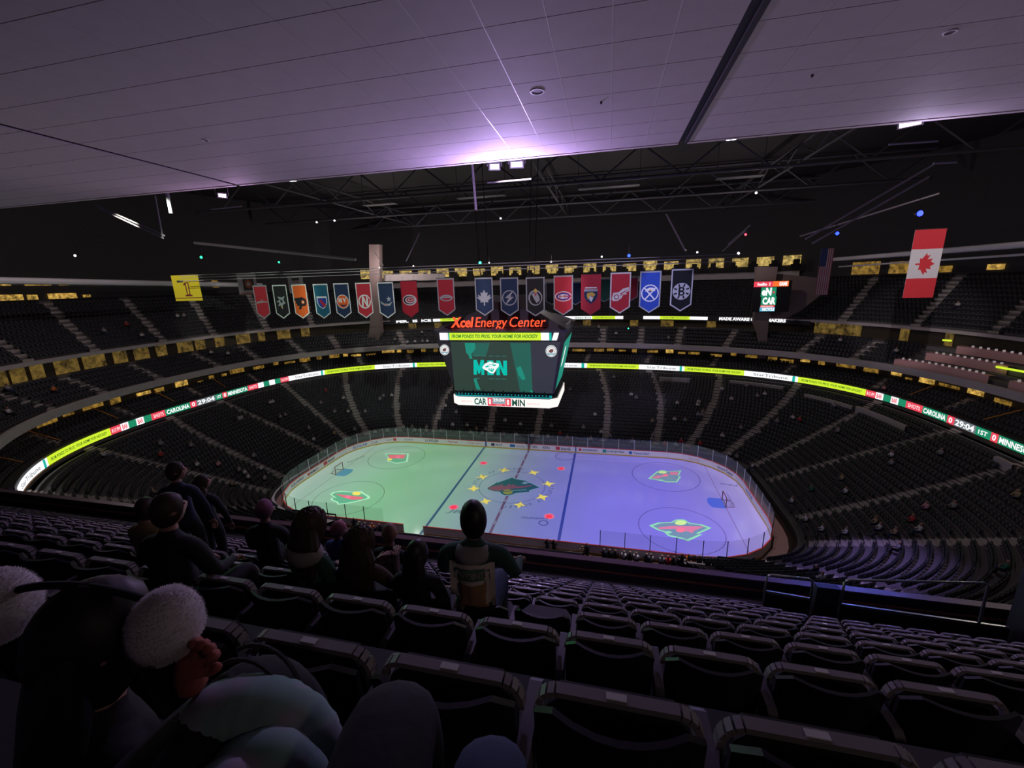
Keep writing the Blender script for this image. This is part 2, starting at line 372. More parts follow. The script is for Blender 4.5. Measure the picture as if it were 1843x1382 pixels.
for i, (u, vv) in enumerate([(907, 846), (960, 850.5), (987, 870.5), (975.5, 894.5), (935.5, 908.5), (874, 902), (852.5, 879), (868, 858)]):
    c = on_z(u, vv, 0); (lay_l if c.x < 0 else lay_r).append((5, star(c, .98 if i not in (4, 5) else .9, [0, .5, .35, .55, 0, .5, .3, .5][i])))
for sx, L in ((-1, lay_l), (1, lay_r)):
    for sy in (-1, 1): L.append((6, disc(sx*6.1, sy*6.71, .62)[0]))
out1 = rink_outline(1.6, 8); out0 = rink_outline(.0, 8)
for sgn, P, L in ((-1, PROJ[0], lay_l), (1, PROJ[1], lay_r)):
    pr = thing('ice_projector', 'black box projector under the roof %s, throwing coloured light on the ice' % ('left of the scoreboard' if sgn < 0 else 'right of the scoreboard'), 'projector', (P.x, P.y, P.z+.35))
    t = 1/40.
    frame = [(-48, -34), (48, -34), (48, 34), (-48, 34)]; frame = [(P.x+x, P.y+y) for x, y in frame]
    lay = [(1, half(out1, sgn)), (0, half(out0, sgn))]+L
    v, f, m = poly_art(lay)
    s = mesh_obj('slide', [(p.x, p.y, 0) for p in v], f, SL, pr, m)
    s.scale = (t, t, 1); s.location = Vector((P.x*(1-t), P.y*(1-t), P.z-1))-pr.location
    # opaque gate round the slide, then the housing
    v, f, m = poly_art([(0, frame), (1, half(out1, sgn))])
    g = mesh_obj('slide_gate', [(p.x*t+P.x*(1-t)-P.x, p.y*t+P.y*(1-t)-P.y, -1.35) for p in v], [q for q, mi in zip(f, m) if mi == 0], M_BLACK, pr)
    mb = MB(); a, b = 1.2, .85
    for lo, hi in (((-a-.05, -b-.05, -1.36), (-a, b+.05, .5)), ((a, -b-.05, -1.36), (a+.05, b+.05, .5)), ((-a, -b-.05, -1.36), (a, -b, .5)), ((-a, b, -1.36), (a, b+.05, .5)), ((-a-.05, -b-.05, .5), (a+.05, b+.05, .55))): mb.box(lo, hi)
    mb.build('housing', M_BLACK, pr)
    mb = MB().tube([(0, 0, .55), (0, 0, 5.5)], .05); mb.build('hanger', M_DARK, pr)

# ------------------------------------------------------------------ boards and glass
M_GLASS = bpy.data.materials.new('rink_glass'); M_GLASS.use_nodes = True
nt = M_GLASS.node_tree; nt.nodes.clear()
o_ = nt.nodes.new('ShaderNodeOutputMaterial'); tr = nt.nodes.new('ShaderNodeBsdfTransparent'); df = nt.nodes.new('ShaderNodeBsdfDiffuse'); gl = nt.nodes.new('ShaderNodeBsdfGlossy')
tr.inputs[0].default_value = (.97, .985, .975, 1); df.inputs[0].default_value = (.70, .80, .76, 1); gl.inputs['Roughness'].default_value = .12
m1 = nt.nodes.new('ShaderNodeMixShader'); m1.inputs[0].default_value = .05; m2 = nt.nodes.new('ShaderNodeMixShader'); m2.inputs[0].default_value = .02
nt.links.new(tr.outputs[0], m1.inputs[1]); nt.links.new(df.outputs[0], m1.inputs[2]); nt.links.new(m1.outputs[0], m2.inputs[1]); nt.links.new(gl.outputs[0], m2.inputs[2]); nt.links.new(m2.outputs[0], o_.inputs[0])
def board_path():
    p = []
    ax, ay = RX-RR, RY-RR
    for k in range(18): p.append((ax-2*ax*k/18, RY))
    for k in range(6): a = PI/2+PI/2*k/6; p.append((-ax+RR*math.cos(a), ay+RR*math.sin(a)))
    for k in range(4): p.append((-RX, ay-2*ay*k/4))
    for k in range(6): a = PI+PI/2*k/6; p.append((-ax+RR*math.cos(a), -ay+RR*math.sin(a)))
    for k in range(18): p.append((-ax+2*ax*k/18, -RY))
    for k in range(6): a = 1.5*PI+PI/2*k/6; p.append((ax+RR*math.cos(a), -ay+RR*math.sin(a)))
    for k in range(4): p.append((RX, -ay+2*ay*k/4))
    for k in range(6): a = PI/2*k/6; p.append((ax+RR*math.cos(a), ay+RR*math.sin(a)))
    return p
BP = [Vector((x, y)) for x, y in board_path()]; NB = len(BP)
boards = thing('rink_boards', 'white rink boards with red cap rail and clear glass round the ice', 'rink boards', (0, 0, 0))
M_POST = mat('post_metal', (.55, .57, .60), .35, vary=.1)
for i in range(NB):
    a, b = BP[i], BP[(i+1) % NB]; t = (b-a).normalized(); n = Vector((t.y, -t.x))   # outward
    if n.dot((a+b)/2) < 0: n = -n
    mid = (a+b)/2; near = mid.y < -12.9
    bench = near and abs(mid.x) < 11
    mb = MB()
    def slab(z0, z1, d0, d1, mi):
        vs = [(*(p+n*d), z) for z in (z0, z1) for p, d in ((a, d0), (b, d0), (b, d1), (a, d1))]
        mb.add(vs, [(0, 3, 2, 1), (4, 5, 6, 7), (0, 1, 5, 4), (1, 2, 6, 5), (2, 3, 7, 6), (3, 0, 4, 7)], mi)
    slab(.20, 1.05, 0, .10, 0); slab(0, .20, -.012, .10, 2); slab(1.05, 1.12, -.015, .115, 1)
    if bench and abs(mid.x+7.77) < 1.3: continue                       # an open gate in the boards by the benches
    pn = mb.build('board_panel', [M_WHITE, M_RED, M_YEL], boards)
    if bench: continue
    hg = 2.85
    g = MB().add([(*(p+n*d), z) for z in (1.12, hg) for p, d in ((a, .045), (b, .045), (b, .06), (a, .06))], [(0, 3, 2, 1), (4, 5, 6, 7), (0, 1, 5, 4), (1, 2, 6, 5), (2, 3, 7, 6), (3, 0, 4, 7)])
    g.build('glass_pane', M_GLASS, boards)
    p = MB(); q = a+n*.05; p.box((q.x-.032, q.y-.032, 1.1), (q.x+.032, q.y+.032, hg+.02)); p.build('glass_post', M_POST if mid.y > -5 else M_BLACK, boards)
# printing on the inner face of the boards
BL = np.concatenate([[0], np.cumsum([(BP[(i+1) % NB]-BP[i]).length for i in range(NB)])])
def bpoint(l, off=-.012):
    l = l % BL[-1]; i = int(np.searchsorted(BL, l, 'right')-1); i = min(i, NB-1); a, b = BP[i], BP[(i+1) % NB]; f = (l-BL[i])/(BL[i+1]-BL[i])
    t = (b-a).normalized(); n = Vector((t.y, -t.x)); n = n if n.dot((a+b)/2) > 0 else -n
    p = a+(b-a)*f+n*off; return p
BS = np.arange(0, BL[-1], .1); BPX = np.array([project((*bpoint(l), .6))[:2] for l in BS])
def bfind(u, vv): return float(BS[np.hypot(BPX[:, 0]-u, BPX[:, 1]-vv).argmin()])
def board_ad(s, u0, v0, u1, v1, z0, z1, col, **kw):
    l0, l1 = bfind(u0, v0), bfind(u1, v1); w = l0-l1
    if w < .1: return
    vs, fs = text_box(s, w, z1-z0, **kw)
    mesh_obj('board_lettering', [(*bpoint(l0-x), z0+y) for x, y, _ in vs], fs, mat('print_%d_%d_%d' % tuple(int(c*99) for c in col), col, .5, vary=0), boards)
def board_patch(u0, v0, u1, v1, z0, z1, col):
    l0, l1 = bfind(u0, v0), bfind(u1, v1); n = 6
    vs = [(*bpoint(l0+(l1-l0)*k/n, -.008), z) for k in range(n+1) for z in (z0, z1)]
    mesh_obj('board_emblem', vs, [(2*k, 2*k+2, 2*k+3, 2*k+1) for k in range(n)], mat('print_%d_%d_%d' % tuple(int(c*99) for c in col), col, .5, vary=0), boards)
NAVY = (.03, .04, .12); GREY = (.30, .30, .32); BLU = (.03, .16, .45); CRIM = (.62, .06, .07); PALE = (.62, .35, .35)
for a in [('XCEL ENERGY', 524, 875, 547, 858, .42, .80, NAVY), ('BMO', 558, 851, 573, 842, .42, .78, NAVY), ('bank', 591, 831, 602, 824, .40, .85, NAVY), ('ECOLAB', 636, 807, 661, 799, .36, .86, BLU), ('Cub', 668, 797, 680, 793, .42, .8, GREY),
          ('target', 694, 791, 707, 790, .48, .75, GREY), ('Cambria', 728, 791, 743, 791, .45, .78, GREY), ('LOFFLER', 765, 791, 789, 792, .40, .86, NAVY), ('HyVee', 806, 794, 824, 794, .40, .86, CRIM), ('Walgreens', 841, 796, 866, 797, .42, .84, PALE),
          ('PILOT', 892, 799, 904, 799, .42, .80, NAVY), ('Securian', 930, 802, 945, 803, .42, .78, GREY), ('KRN', 959, 803, 967, 803, .42, .86, NAVY), ('KRN', 977, 804, 990, 804, .40, .84, NAVY), ('bank', 1010, 806, 1028, 807, .38, .9, NAVY),
          ('ANDERSEN', 1047, 809, 1076, 810, .46, .80, NAVY), ('nterprise', 1093, 811, 1124, 813, .40, .86, (.03, .20, .16)), ('Treasure Island', 1140, 815, 1168, 816, .44, .80, BLU), ('POLARIS', 1174, 817, 1213, 820, .42, .80, NAVY), ('Coca-Cola', 1240, 824, 1258, 827, .42, .78, PALE),
          ('Grand Casino', 1292, 838, 1320, 853, .42, .84, NAVY), ('wild', 1350, 874, 1362, 892, .4, .84, BLU)]:
    board_ad(*a, bold=.012, shear=.12)
board_patch(583, 836, 590, 832, .36, .9, CRIM); board_patch(553, 854, 557, 851, .4, .8, CRIM); board_patch(1000, 806, 1008, 806, .36, .92, CRIM); board_patch(1085, 811, 1092, 811, .38, .9, (.03, .32, .25)); board_patch(1042, 809, 1046, 809, .42, .85, CRIM)
board_patch(708, 790, 713, 790, .40, .86, CRIM); board_patch(918, 802, 927, 802, .38, .86, BLU); board_patch(884, 799, 890, 799, .38, .86, NAVY); board_patch(1132, 814, 1138, 815, .4, .85, BLU)
board_patch(873, 798, 876, 798, .22, 1.04, (.05, .12, .40)); board_patch(1035, 807, 1038, 807, .22, 1.04, (.05, .12, .40)); board_patch(951.5, 803, 953.5, 803, .22, 1.04, CRIM)
# goals
for sx in (-1, 1):
    g = thing('hockey_goal', 'red hockey goal with white net at the %s end of the ice' % ('green lit' if sx < 0 else 'violet lit'), 'goal', (sx*27.13, 0, 0))
    mg = mat('goal_post_red', (.30, .03, .04), .35)
    mb = MB().tube([(0, -.915, 0), (0, -.915, 1.22), (0, .915, 1.22), (0, .915, 0)], .055); mb.build('post_frame', mg, g)
    mb = MB().tube([(0, -.915, .03), (sx*1.0, -.75, .03), (sx*1.1, 0, .03), (sx*1.0, .75, .03), (0, .915, .03)], .03); mb.build('base_bar', mg, g)
    vs = []; fs = []; K = 12
    prof = [(0, 1.22), (.45, 1.2), (.6, .9), (1.0, .05)]
    mb = MB()
    for k in range(K+1):
        y = -.9+1.8*k/K; q = 1-.25*abs(y)
        mb.tube([(sx*px*q, y, pz) for px, pz in prof], .008, 3)
    for px, pz in ((.45, 1.2), (.55, 1.0), (.68, .75), (.82, .5), (.92, .25)): mb.tube([(sx*px*.78, -.9, pz), (sx*px, 0, pz), (sx*px*.78, .9, pz)], .008, 3)
    mb.build('net', mat('net_white', (.7, .7, .7), .8), g, kind='stuff')
# apron, bench area
MB().box((-40, -37, -.4), (40, -12.8, -.02)).build('floor', M_DARK, kind='structure');
apr = rink_outline(.12); apo = rink_outline(3.0)
n = len(apr); mesh_obj('floor', [(x, y, .0) for x, y in apr]+[(x, y, .0) for x, y in apo], [(i, (i+1) % n, n+(i+1) % n, n+i) for i in range(n)], mat('rubber_floor', (.10, .05, .042), .7, vary=.3), kind='structure')
# ------------------------------------------------------------------ lower bowl
NR = 24
def rowring(i):
    t = i/(NR-1); tt = max(t, 0)
    return (32.9+t*18.3, 15.2+t*19.2, 5-2*tt**.6, 1.2+t*8.0)
def between(a, b, f): return tuple(x+(y-x)*f for x, y in zip(a, b))
def terrace(name, rows, N, s0=0, s1=4, m=M_CONC):
    cs = []
    for i in range(len(rows)-1):
        a, b = rows[i], rows[i+1]; cs += [a, (b[0], b[1], b[2], a[3])]
    cs += [rows[-1]]
    return loft(name, cs, s0, s1, N, m)
LOW = [rowring(i) for i in range(NR+1)]; PRE = (32.1, 14.37, 5, .85)
terrace('lower_bowl_terrace', [PRE]+LOW, 240, -.55, 2.55)
loft('lower_bowl_front_wall', [(PRE[0], PRE[1], 5, 0), PRE], -.55, 2.55, 240, M_DARK)
AISLES = [((5, .584), (19, .688)), ((6, .464), (20, .532)), ((4, .32), (23, .376)), ((5, .2), (21, .212)), ((3, .088), (21, .056)), ((1, -.112), (22, -.076)), ((5, -.232), (16, -.244)), ((5, -.404), (12, -.436)),
          ((4, .752), (23, .856)), ((0, .996), (9, 1.0)), ((2, 1.184), (8, 1.17)), ((1, 1.42), (10, 1.35)), ((6, 1.544), (22, 1.46)), ((2, 1.704), (22, 1.624)), ((4, 1.796), (22, 1.788)), ((4, 1.932), (20, 1.956)), ((2, 2.132), (23, 2.08)), ((6, 2.232), (23, 2.24)), ((4, 2.384), (23, 2.412))]
def aisle_s(a, i):
    (i0, s0), (i1, s1) = a
    return s0+(s1-s0)*(max(0, i)-i0)/(i1-i0)
SEATS = []       # (x, y, z, inward heading, zone, row)
def heading(R, s):
    a = ring(*R[:3], s-.004); b = ring(*R[:3], s+.004); t = Vector((b[0]-a[0], b[1]-a[1])).normalized()
    return Vector((-t.y, t.x))     # inward for growing s
def fill_row(a, b, aisles, zone, row, s0, s1, pitch=.56, gap=.66, skip=None):
    R = between(a, b, .55); z = a[3]; L = plen(*R[:3]); ds = pitch*4/L; s = s0+ds/2
    al = [aisle_s(q, row) for q in aisles]
    while s < s1:
        if all(abs(s-q)*L/4 > gap for q in al):
            x, y = ring(*R[:3], s)
            if not (skip and skip(x, y)): SEATS.append((x, y, z, heading(R, s), zone, row, s))
        s += ds
def aisle_steps(rows, a, i0, i1, w=1.15):
    """concrete steps of one aisle: two steps to a row"""
    mb = MB()
    for i in range(i0, i1):
        for hf in (0, 1):
            A, B = between(rows[i], rows[i+1], .5*hf), between(rows[i], rows[i+1], .5*hf+.5)
            s = aisle_s(a, i+.5*hf); L = plen(*A[:3]); ds = w/2*4/L; s2 = aisle_s(a, i+.5*hf+.5); L2 = plen(*B[:3]); d2 = w/2*4/L2
            z0 = rows[i][3]+.004; z1 = rows[i][3]+(rows[i+1][3]-rows[i][3])*.5*hf+.012
            q = [ring(*A[:3], s-ds), ring(*A[:3], s+ds), ring(*B[:3], s2+d2), ring(*B[:3], s2-d2)]
            vs = [(*p, z) for z in (z0-.02, z1) for p in q]
            mb.add(vs, [(4, 5, 6, 7), (0, 1, 5, 4), (1, 2, 6, 5), (2, 3, 7, 6), (3, 0, 4, 7)])
    return mb.build('aisle_steps', M_STEP, kind='structure')
hid = lambda x, y: y < -21 and abs(x) < 26
for i in range(NR-2): fill_row(LOW[i], LOW[i+1], AISLES, 'low', i, -.54, 2.54, skip=hid)
fill_row(PRE, LOW[0], AISLES, 'low', 0, -.54, 2.54, skip=hid)
for a in AISLES: aisle_steps(LOW, a, 0, NR)
# short parapet walls over the tunnels of the lower bowl, pale caps
for s0, s1, i in ((.60, .68, 19.5), (.385, .505, 20), (.22, .33, 19), (.215, .09, 19.3), (2.0, 1.985, 16), (-.09, -.06, 21)):
    R = between(LOW[int(i)], LOW[int(i)+1], i-int(i)); z = R[3]
    o = loft('tunnel_wall', [(R[0], R[1], R[2], z), (R[0], R[1], R[2], z+.95), (R[0]+.35, R[1]+.35, R[2], z+.95), (R[0]+.35, R[1]+.35, R[2], z)], min(s0, s1), max(s0, s1), 10, M_STEP)
# ------------------------------------------------------------------ club level with the light ribbon
RIB = (52.2, 35.2, 2.95)
S0, S1 = -.52, 2.44
loft('ribbon_fascia', [(52.32, 35.32, 2.95, 9.2), (52.32, 35.32, 2.95, 10.75), (53.1, 36.1, 2.95, 10.75)], S0, S1, 200, M_DARK)
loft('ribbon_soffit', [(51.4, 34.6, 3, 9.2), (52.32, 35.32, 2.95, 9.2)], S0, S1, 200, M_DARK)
loft('ribbon_trim', [(52.30, 35.30, 2.95, 9.36), (52.22, 35.22, 2.95, 9.40), (52.30, 35.30, 2.95, 9.44)], S0, S1, 200, mat('orange_trim', (.75, .28, .05), .5))
CLUB = [(53.1+.85*i, 36.1+.85*i, 2.9-.05*i, 10.3+.42*i) for i in range(5)]
terrace('club_terrace', CLUB, 160, S0, S1)
CA = [((0, s), (1, s)) for s in (-.36, -.22, -.05, .11, .25, .42, .58, .74, .9, 1.08, 1.25, 1.42, 1.56, 1.70, 1.84, 1.98, 2.12, 2.26)]
for i in range(4): fill_row(CLUB[i], CLUB[i+1], CA, 'club', i, S0+.02, S1-.02)
for a in CA: aisle_steps(CLUB, a, 0, 4, .9)
wall_club = loft('wall_club', [(57.0, 40.2, 2.7, 11.9), (57.0, 40.2, 2.7, 13.6)], S0, S1, 160, mat('club_wall', (.10, .07, .04), .8))
rnd = random.Random(3)
s = S0+.03
while s < S1-.03:
    w = rnd.choice((.012, .018, .026, .034)); h0 = 12.0+rnd.random()*.5; h1 = min(13.45, h0+.35+rnd.random()*.7)
    vs = []
    for k in range(3):
        for z in (h0, h1): x, y = ring(56.9, 40.1, 2.7, s+w*k/2); vs.append((x, y, z))
    mesh_obj('suite_window', vs, [(0, 2, 3, 1), (2, 4, 5, 3)], M_AMBER2 if rnd.random() < .35 else M_AMBER, wall_club)
    s += w+.006+rnd.random()*.022
# handrails of the club aisles, lit orange
for s in (2.36, 2.27, 2.16, 2.05, 1.93, .17, .03, -.09):
    a = ring(52.9, 35.9, 2.9, s); b = ring(56.3, 39.3, 2.75, s-.004)
    hk = (2.36, 2.27, 2.16, 2.05, 1.93, .17, .03, -.09).index(s)
    r = tag(MB().tube([(*a, 11.25), (*b, 12.7)], .06).build('club_handrail', mat('orange_rail', (.95, .38, .06), .4)), 'thin orange handrail on a club level aisle, %s one at the %s end' % (nth(hk+1) if hk < 5 else nth(hk-4), 'left' if hk < 5 else 'right'), 'handrail', 'club aisle handrails')
    r['kind'] = 'thing'
# ------------------------------------------------------------------ upper decks (left end, far side, right end)
loft('upper_fascia', [(58.6, 42.6, 2.44, 13.5), (55.4, 38.1, 2.44, 13.5), (55.3, 38.0, 2.44, 14.45), (55.6, 38.3, 2.44, 14.5)], S0, S1+.02, 200, M_FASC)
UP1 = [(55.6+.78*i, 38.3+1.15*i, 2.43, 14.3+.56*i) for i in range(6)]
terrace('upper_terrace', UP1, 180, S0, S1)
UA1 = [((0, 2.142), (5, 2.158)), ((0, 2.242), (5, 2.258)), ((0, 2.034), (5, 2.05)), ((0, 1.906), (5, 1.932)), ((0, 1.812), (5, 1.83)), ((0, 1.704), (5, 1.718)), ((0, 1.612), (5, 1.616)), ((0, 1.436), (5, 1.438)), ((0, .858), (5, .872)), ((0, .76), (5, .774)), ((0, .666), (5, .68)), ((0, .556), (5, .558)), ((0, .402), (5, .392)), ((0, .304), (5, .294)), ((0, 1.0), (5, 1.0)), ((0, 1.14), (5, 1.14)), ((0, 1.28), (5, 1.28))]
loge = lambda s: s < .215
for i in range(5): fill_row(UP1[i], UP1[i+1], UA1, 'up1', i, .225, S1-.02)
for a in UA1: aisle_steps(UP1, a, 0, 5, 1.3)
loft('concourse_floor', [(59.5, 44.05, 2.43, 17.1), (61.2, 48.2, 2.4, 17.1)], S0, S1, 160, M_CONC)
wall_con = loft('wall_concourse', [(61.2, 48.2, 2.4, 17.1), (61.2, 48.2, 2.4, 19.2)], S0, S1, 160, mat('concourse_wall', (.06, .045, .03), .8))
def opening(s, w, z0=17.15, z1=19.0, m=M_AMBER, name='concourse_opening', par=None, R=(61.05, 48.05, 2.4)):
    vs = []
    for k in range(4):
        for z in (z0, z1): x, y = ring(*R, s+w*(k/3-.5)); vs.append((x, y, z))
    return mesh_obj(name, vs, [(0, 2, 3, 1), (2, 4, 5, 3), (4, 6, 7, 5)], m, par or wall_con)
M_CONOP = room_glow('concourse_glow', (1.0, .62, .13), .13, 1.1)
for s, w in ((2.236, .03), (2.21, .012), (2.19, .02), (2.165, .018), (2.125, .034), (2.085, .034), (2.045, .022), (2.01, .026), (1.975, .02), (1.93, .03), (1.90, .02), (1.86, .02), (1.81, .03), (1.77, .015), (1.72, .03), (1.67, .02), (.395, .045), (.355, .035), (.27, .014), (.205, .012), (.62, .02), (.72, .03), (.80, .02), (.92, .02), (1.05, .02), (1.2, .03), (1.33, .02), (1.4, .02)):
    opening(s, w, m=M_CONOP)
loft('upper_rail_band', [(60.2, 47.4, 2.4, 19.05), (60.15, 47.35, 2.4, 19.5), (60.5, 47.7, 2.4, 19.55)], S0, .60, 80, M_FASC)
loft('upper_rail_band', [(60.2, 47.4, 2.4, 19.05), (60.15, 47.35, 2.4, 19.5), (60.5, 47.7, 2.4, 19.55)], 1.46, S1, 80, M_FASC)
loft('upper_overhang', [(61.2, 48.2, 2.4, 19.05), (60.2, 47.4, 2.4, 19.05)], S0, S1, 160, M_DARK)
UP2 = [(60.5+.80*i, 47.7+.85*i, 2.4, 19.5+.60*i) for i in range(13)]
terrace('top_terrace', UP2, 180, S0, S1)
UA2 = [((0, 2.174), (10, 2.16)), ((0, 2.082), (10, 2.06)), ((0, 1.97), (10, 1.956)), ((0, 1.87), (10, 1.852)), ((0, 1.756), (10, 1.744)), ((0, 1.654), (10, 1.63)), ((0, .37), (10, .382)), ((0, .254), (10, .272)), ((0, .146), (10, .17)), ((0, .04), (10, .06)), ((0, .5), (10, .5)), ((0, 2.28), (10, 2.27))]
for i in range(12): fill_row(UP2[i], UP2[i+1], UA2, 'up2', i, S0+.05, S1-.02)
for a in UA2: aisle_steps(UP2, a, 0, 12, 1.3)
wall_top = loft('wall_top', [(70.2, 58.0, 2.4, 26.7), (70.2, 58.0, 2.4, 46)], S0-.1, S1+.1, 180, M_DARK)
# lit rooms behind the last row: left end, right end, and the long press windows on the far side
for s, w, z0, z1 in ((2.13, .025, 27.0, 27.8), (2.095, .03, 27.0, 27.8), (2.07, .012, 27.0, 27.7), (2.035, .035, 27.0, 27.8), (2.005, .01, 27.1, 27.5), (2.14, .03, 29.0, 29.9), (2.10, .022, 29.0, 29.8), (2.06, .03, 29.0, 29.9), (2.03, .012, 29.0, 29.7), (1.99, .02, 29.0, 29.8), (1.86, .012, 28.2, 29.6), (1.80, .012, 28.2, 29.6), (.40, .04, 27.2, 29.4), (.352, .03, 27.2, 29.2), (.30, .03, 27.2, 28.2), (.235, .02, 27.4, 28.2)):
    opening(s, w, z0, z1, M_AMBER2 if z1-z0 < 1 else M_AMBER, 'lit_room', wall_top, (70.0, 57.8, 2.4))
loft('press_fascia', [(69.6, 57.4, 2.4, 26.9), (69.5, 57.3, 2.4, 28.2), (70.2, 58, 2.4, 28.3)], .50, 1.50, 60, M_FASC)
s = .50
k = 0
while s < 1.5:
    w = .034
    opening(s+w/2, w*.9, 29.4+rnd.random()*.1, 31.2+rnd.random()*.5, room_glow('press_window_light', (1.0, .70, .20), .55, 1.3), 'press_window', wall_top, (69.9, 57.7, 2.4)); s += w+.012; k += 1
for k in range(26):       # dark seats and cabinets standing before the press windows
    s = .5+k/26; x, y = ring(67.9, 55.7, 2.4, s)
    tag(MB().box((x-.9, y-.3, 28.3), (x+.9, y+.3, 29.6+.5*rnd.random())).box((x-.5, y-.28, 29.5), (x+.5, y+.28, 30.5)).build('camera_cabinet', M_BLACK), 'black equipment cabinet before the yellow press windows, %s from the right' % nth(k+1), 'cabinet', 'cabinets before the press windows')
# the far roof and the trusses are dark
mb = MB().box((-95, -52, 46), (95, 80, 46.4)); mb.build('roof_deck', M_DARK, kind='structure')
# pylons that carry the roof on the far side, with flared knees, and the brown side walls next to them
M_PYL = mat('pylon_plaster', (.30, .22, .21), .8, vary=.15)
def cutout(name, px, y, d, m):
    pts = [on_y(u, v, y) for u, v in px]
    return MB().prism([(p.x, p.z) for p in pts], y, y+d, lambda a, b, k: (a, k, b)).build(name, m, kind='structure')
cutout('pillar', [(664, 440), (683, 440), (684, 580), (686, 598), (676, 625), (675, 657), (666, 657), (668, 628), (650, 631), (664, 600), (666, 580)], 34.2, 1.2, M_PYL)
cutout('pillar', [(1362, 480), (1400, 480), (1388, 561), (1383, 581), (1381, 607), (1389, 629), (1380, 633), (1378, 647), (1365, 647), (1367, 630), (1366, 603), (1357, 581), (1359, 561)], 33.6, 1.2, M_PYL)
cutout('wall_right', [(1396, 492), (1474, 500), (1476, 532), (1440, 560), (1414, 573), (1386, 573)], 35.2, .3, M_PYL)
cutout('wall_left', [(690, 494), (800, 492), (800, 504), (690, 506)], 37, .3, M_FASC)

# ------------------------------------------------------------------ ceiling over our seats: a grid of square panels, two dark expansion gaps
M_PAN = mat('ceiling_panel', (.56, .50, .53), .75, vary=.08, scale=2)
CZ = 31.6
mb = MB().box((-1.034/2+.001, -.53+.009, 0), (1.03/2-.001, .53-.008, .03)); pan_src = None
ED = -36.12
for name, x0, nx, ny in (('ceiling', -2.42-18*1.035, 18, 9), ('ceiling', -2.22, 16, 12), ('ceiling', 14.62, 16, 12)):
    top = MB().box((x0, ED-ny*1.06, CZ+.035), (x0+nx*1.035, ED, CZ+.5)).build(name, mat('ceiling_void', (.10, .09, .10), .9), kind='structure')
    for j in range(ny):
        for i in range(nx):
            loc = (x0+(i+.5)*1.035, ED-(j+.5)*1.06, CZ)
            px = project(loc)
            if px[2] < 1 or not (-160 < px[0] < 2000 and -160 < px[1] < 500): continue
            if pan_src is None: pan_src = mb.build('panel', M_PAN, top); pan_src.location = loc
            else: share('panel', pan_src, top, loc)
    if nx == 16 and x0 < 0:      # pale strips on the seams that glint, the highlight put into their colour
        for k in (11, 12, 13, 14, 15): MB().box((x0+k*1.035-.007, ED-ny*1.06, CZ-.003), (x0+k*1.035+.007, ED, CZ+.01)).build('seam_glint', mat('seam_glint_pale', (.8, .78, .8), .35), top)
    MB().box((x0, ED-.01, CZ-.02), (x0+nx*1.035, ED+.14, CZ+.62)).build('edge_trim', M_FASC, top)
MB().box((14.28, ED-12.8, CZ+.05), (14.62, ED+.1, CZ+.6)).build('trim_1', M_BLACK, kind='structure')
MB().box((14.52, ED-12.8, CZ-.03), (14.62, ED, CZ+.1)).build('trim_2', M_DARK, kind='structure')
MB().box((-2.42, ED-12.8, CZ+.05), (-2.22, ED+.1, CZ+.6)).build('trim_3', M_BLACK, kind='structure')
for (u, vv), r, lab in (((967, 164), .16, 'round white speaker ring set in the ceiling panels'), ((1710, 57), .10, 'small downlight in the ceiling, in the upper right'), ((370, 252), .09, 'small glinting downlight in the ceiling near the left gap'), ((57, 299), .05, 'tiny downlight in the ceiling at the left edge')):
    c = on_z(u, vv, CZ); t = thing('ceiling_fitting', lab, 'ceiling fitting', (c.x, c.y, CZ))
    vs = []; fs = []; K = 24
    for k in range(K):
        a = 2*PI*k/K
        for rr, z in ((r, -.002), (r, -.02), (r*.80, -.02), (r*.78, -.004)): vs.append((rr*math.cos(a), rr*math.sin(a), z))
    for k in range(K):
        for q in range(3): fs.append((4*k+q, 4*k+q+1, 4*((k+1) % K)+q+1, 4*((k+1) % K)+q))
    mesh_obj('ring', vs, fs, mat('fitting_white', (.85, .82, .85), .4), t)
    mesh_obj('grille', [(r*.78*math.cos(2*PI*k/K), r*.78*math.sin(2*PI*k/K), -.006) for k in range(K)], [tuple(range(K))[::-1]], mat('fitting_grille', (.22, .19, .23), .6), t)
for u, vv in ((1462, 134), (1082, 183)):
    c = on_z(u, vv, CZ); tag(MB().tube([(c.x, c.y, CZ+.01), (c.x, c.y, CZ-.05)], [.03, .02]).build('sprinkler_head', M_BLACK), 'tiny dark sprinkler head under the panels %s' % ('right of the dark gap' if u > 1400 else 'near the white speaker ring'), 'sprinkler')
# ------------------------------------------------------------------ light ribbons and screens
G_WHITE = glow('led_white', (.96, .97, 1.0), 1.15); G_LIME = glow('led_lime', (.66, .90, .035), 1.0); G_RED = glow('led_red', (.85, .06, .10), 1.0)
G_GREEN = glow('led_green', (.012, .26, .13), 1.0); G_OFF = mat('led_off', (.02, .03, .025), .4, vary=0); G_DKG = glow('led_dark_green', (.03, .16, .01), .8)
G_GREY = glow('led_grey', (.16, .18, .20), 1.0); G_INK = glow('led_ink', (.05, .06, .07), .6); G_TEAL = glow('led_teal', (.01, .46, .36), 1.0)
def band(R, s0, s1, z0, z1, m, par, name='led_panel'):
    n = max(2, int(abs(s1-s0)/.01)); vs = []
    for k in range(n+1):
        x, y = ring(*R, s0+(s1-s0)*k/n)
        vs += [(x, y, z0), (x, y, z1)]
    return mesh_obj(name, vs, [(2*k, 2*k+2, 2*k+3, 2*k+1) for k in range(n)], m, par)
def band_text(R, s0, s1, z0, z1, txt, m, par, **kw):
    """s0 (left as seen from the ice) > s1"""
    L = plen(*R); vs, fs = text_box(txt, (s0-s1)*L/4, z1-z0, **kw)
    q = (R[0]-.03, R[1]-.03, R[2])
    out = []
    for x, y, _ in vs:
        p = ring(*q, s0-x*4/L); out.append((p[0], p[1], z0+y))
    mesh_obj('led_lettering', out, fs, m, par)
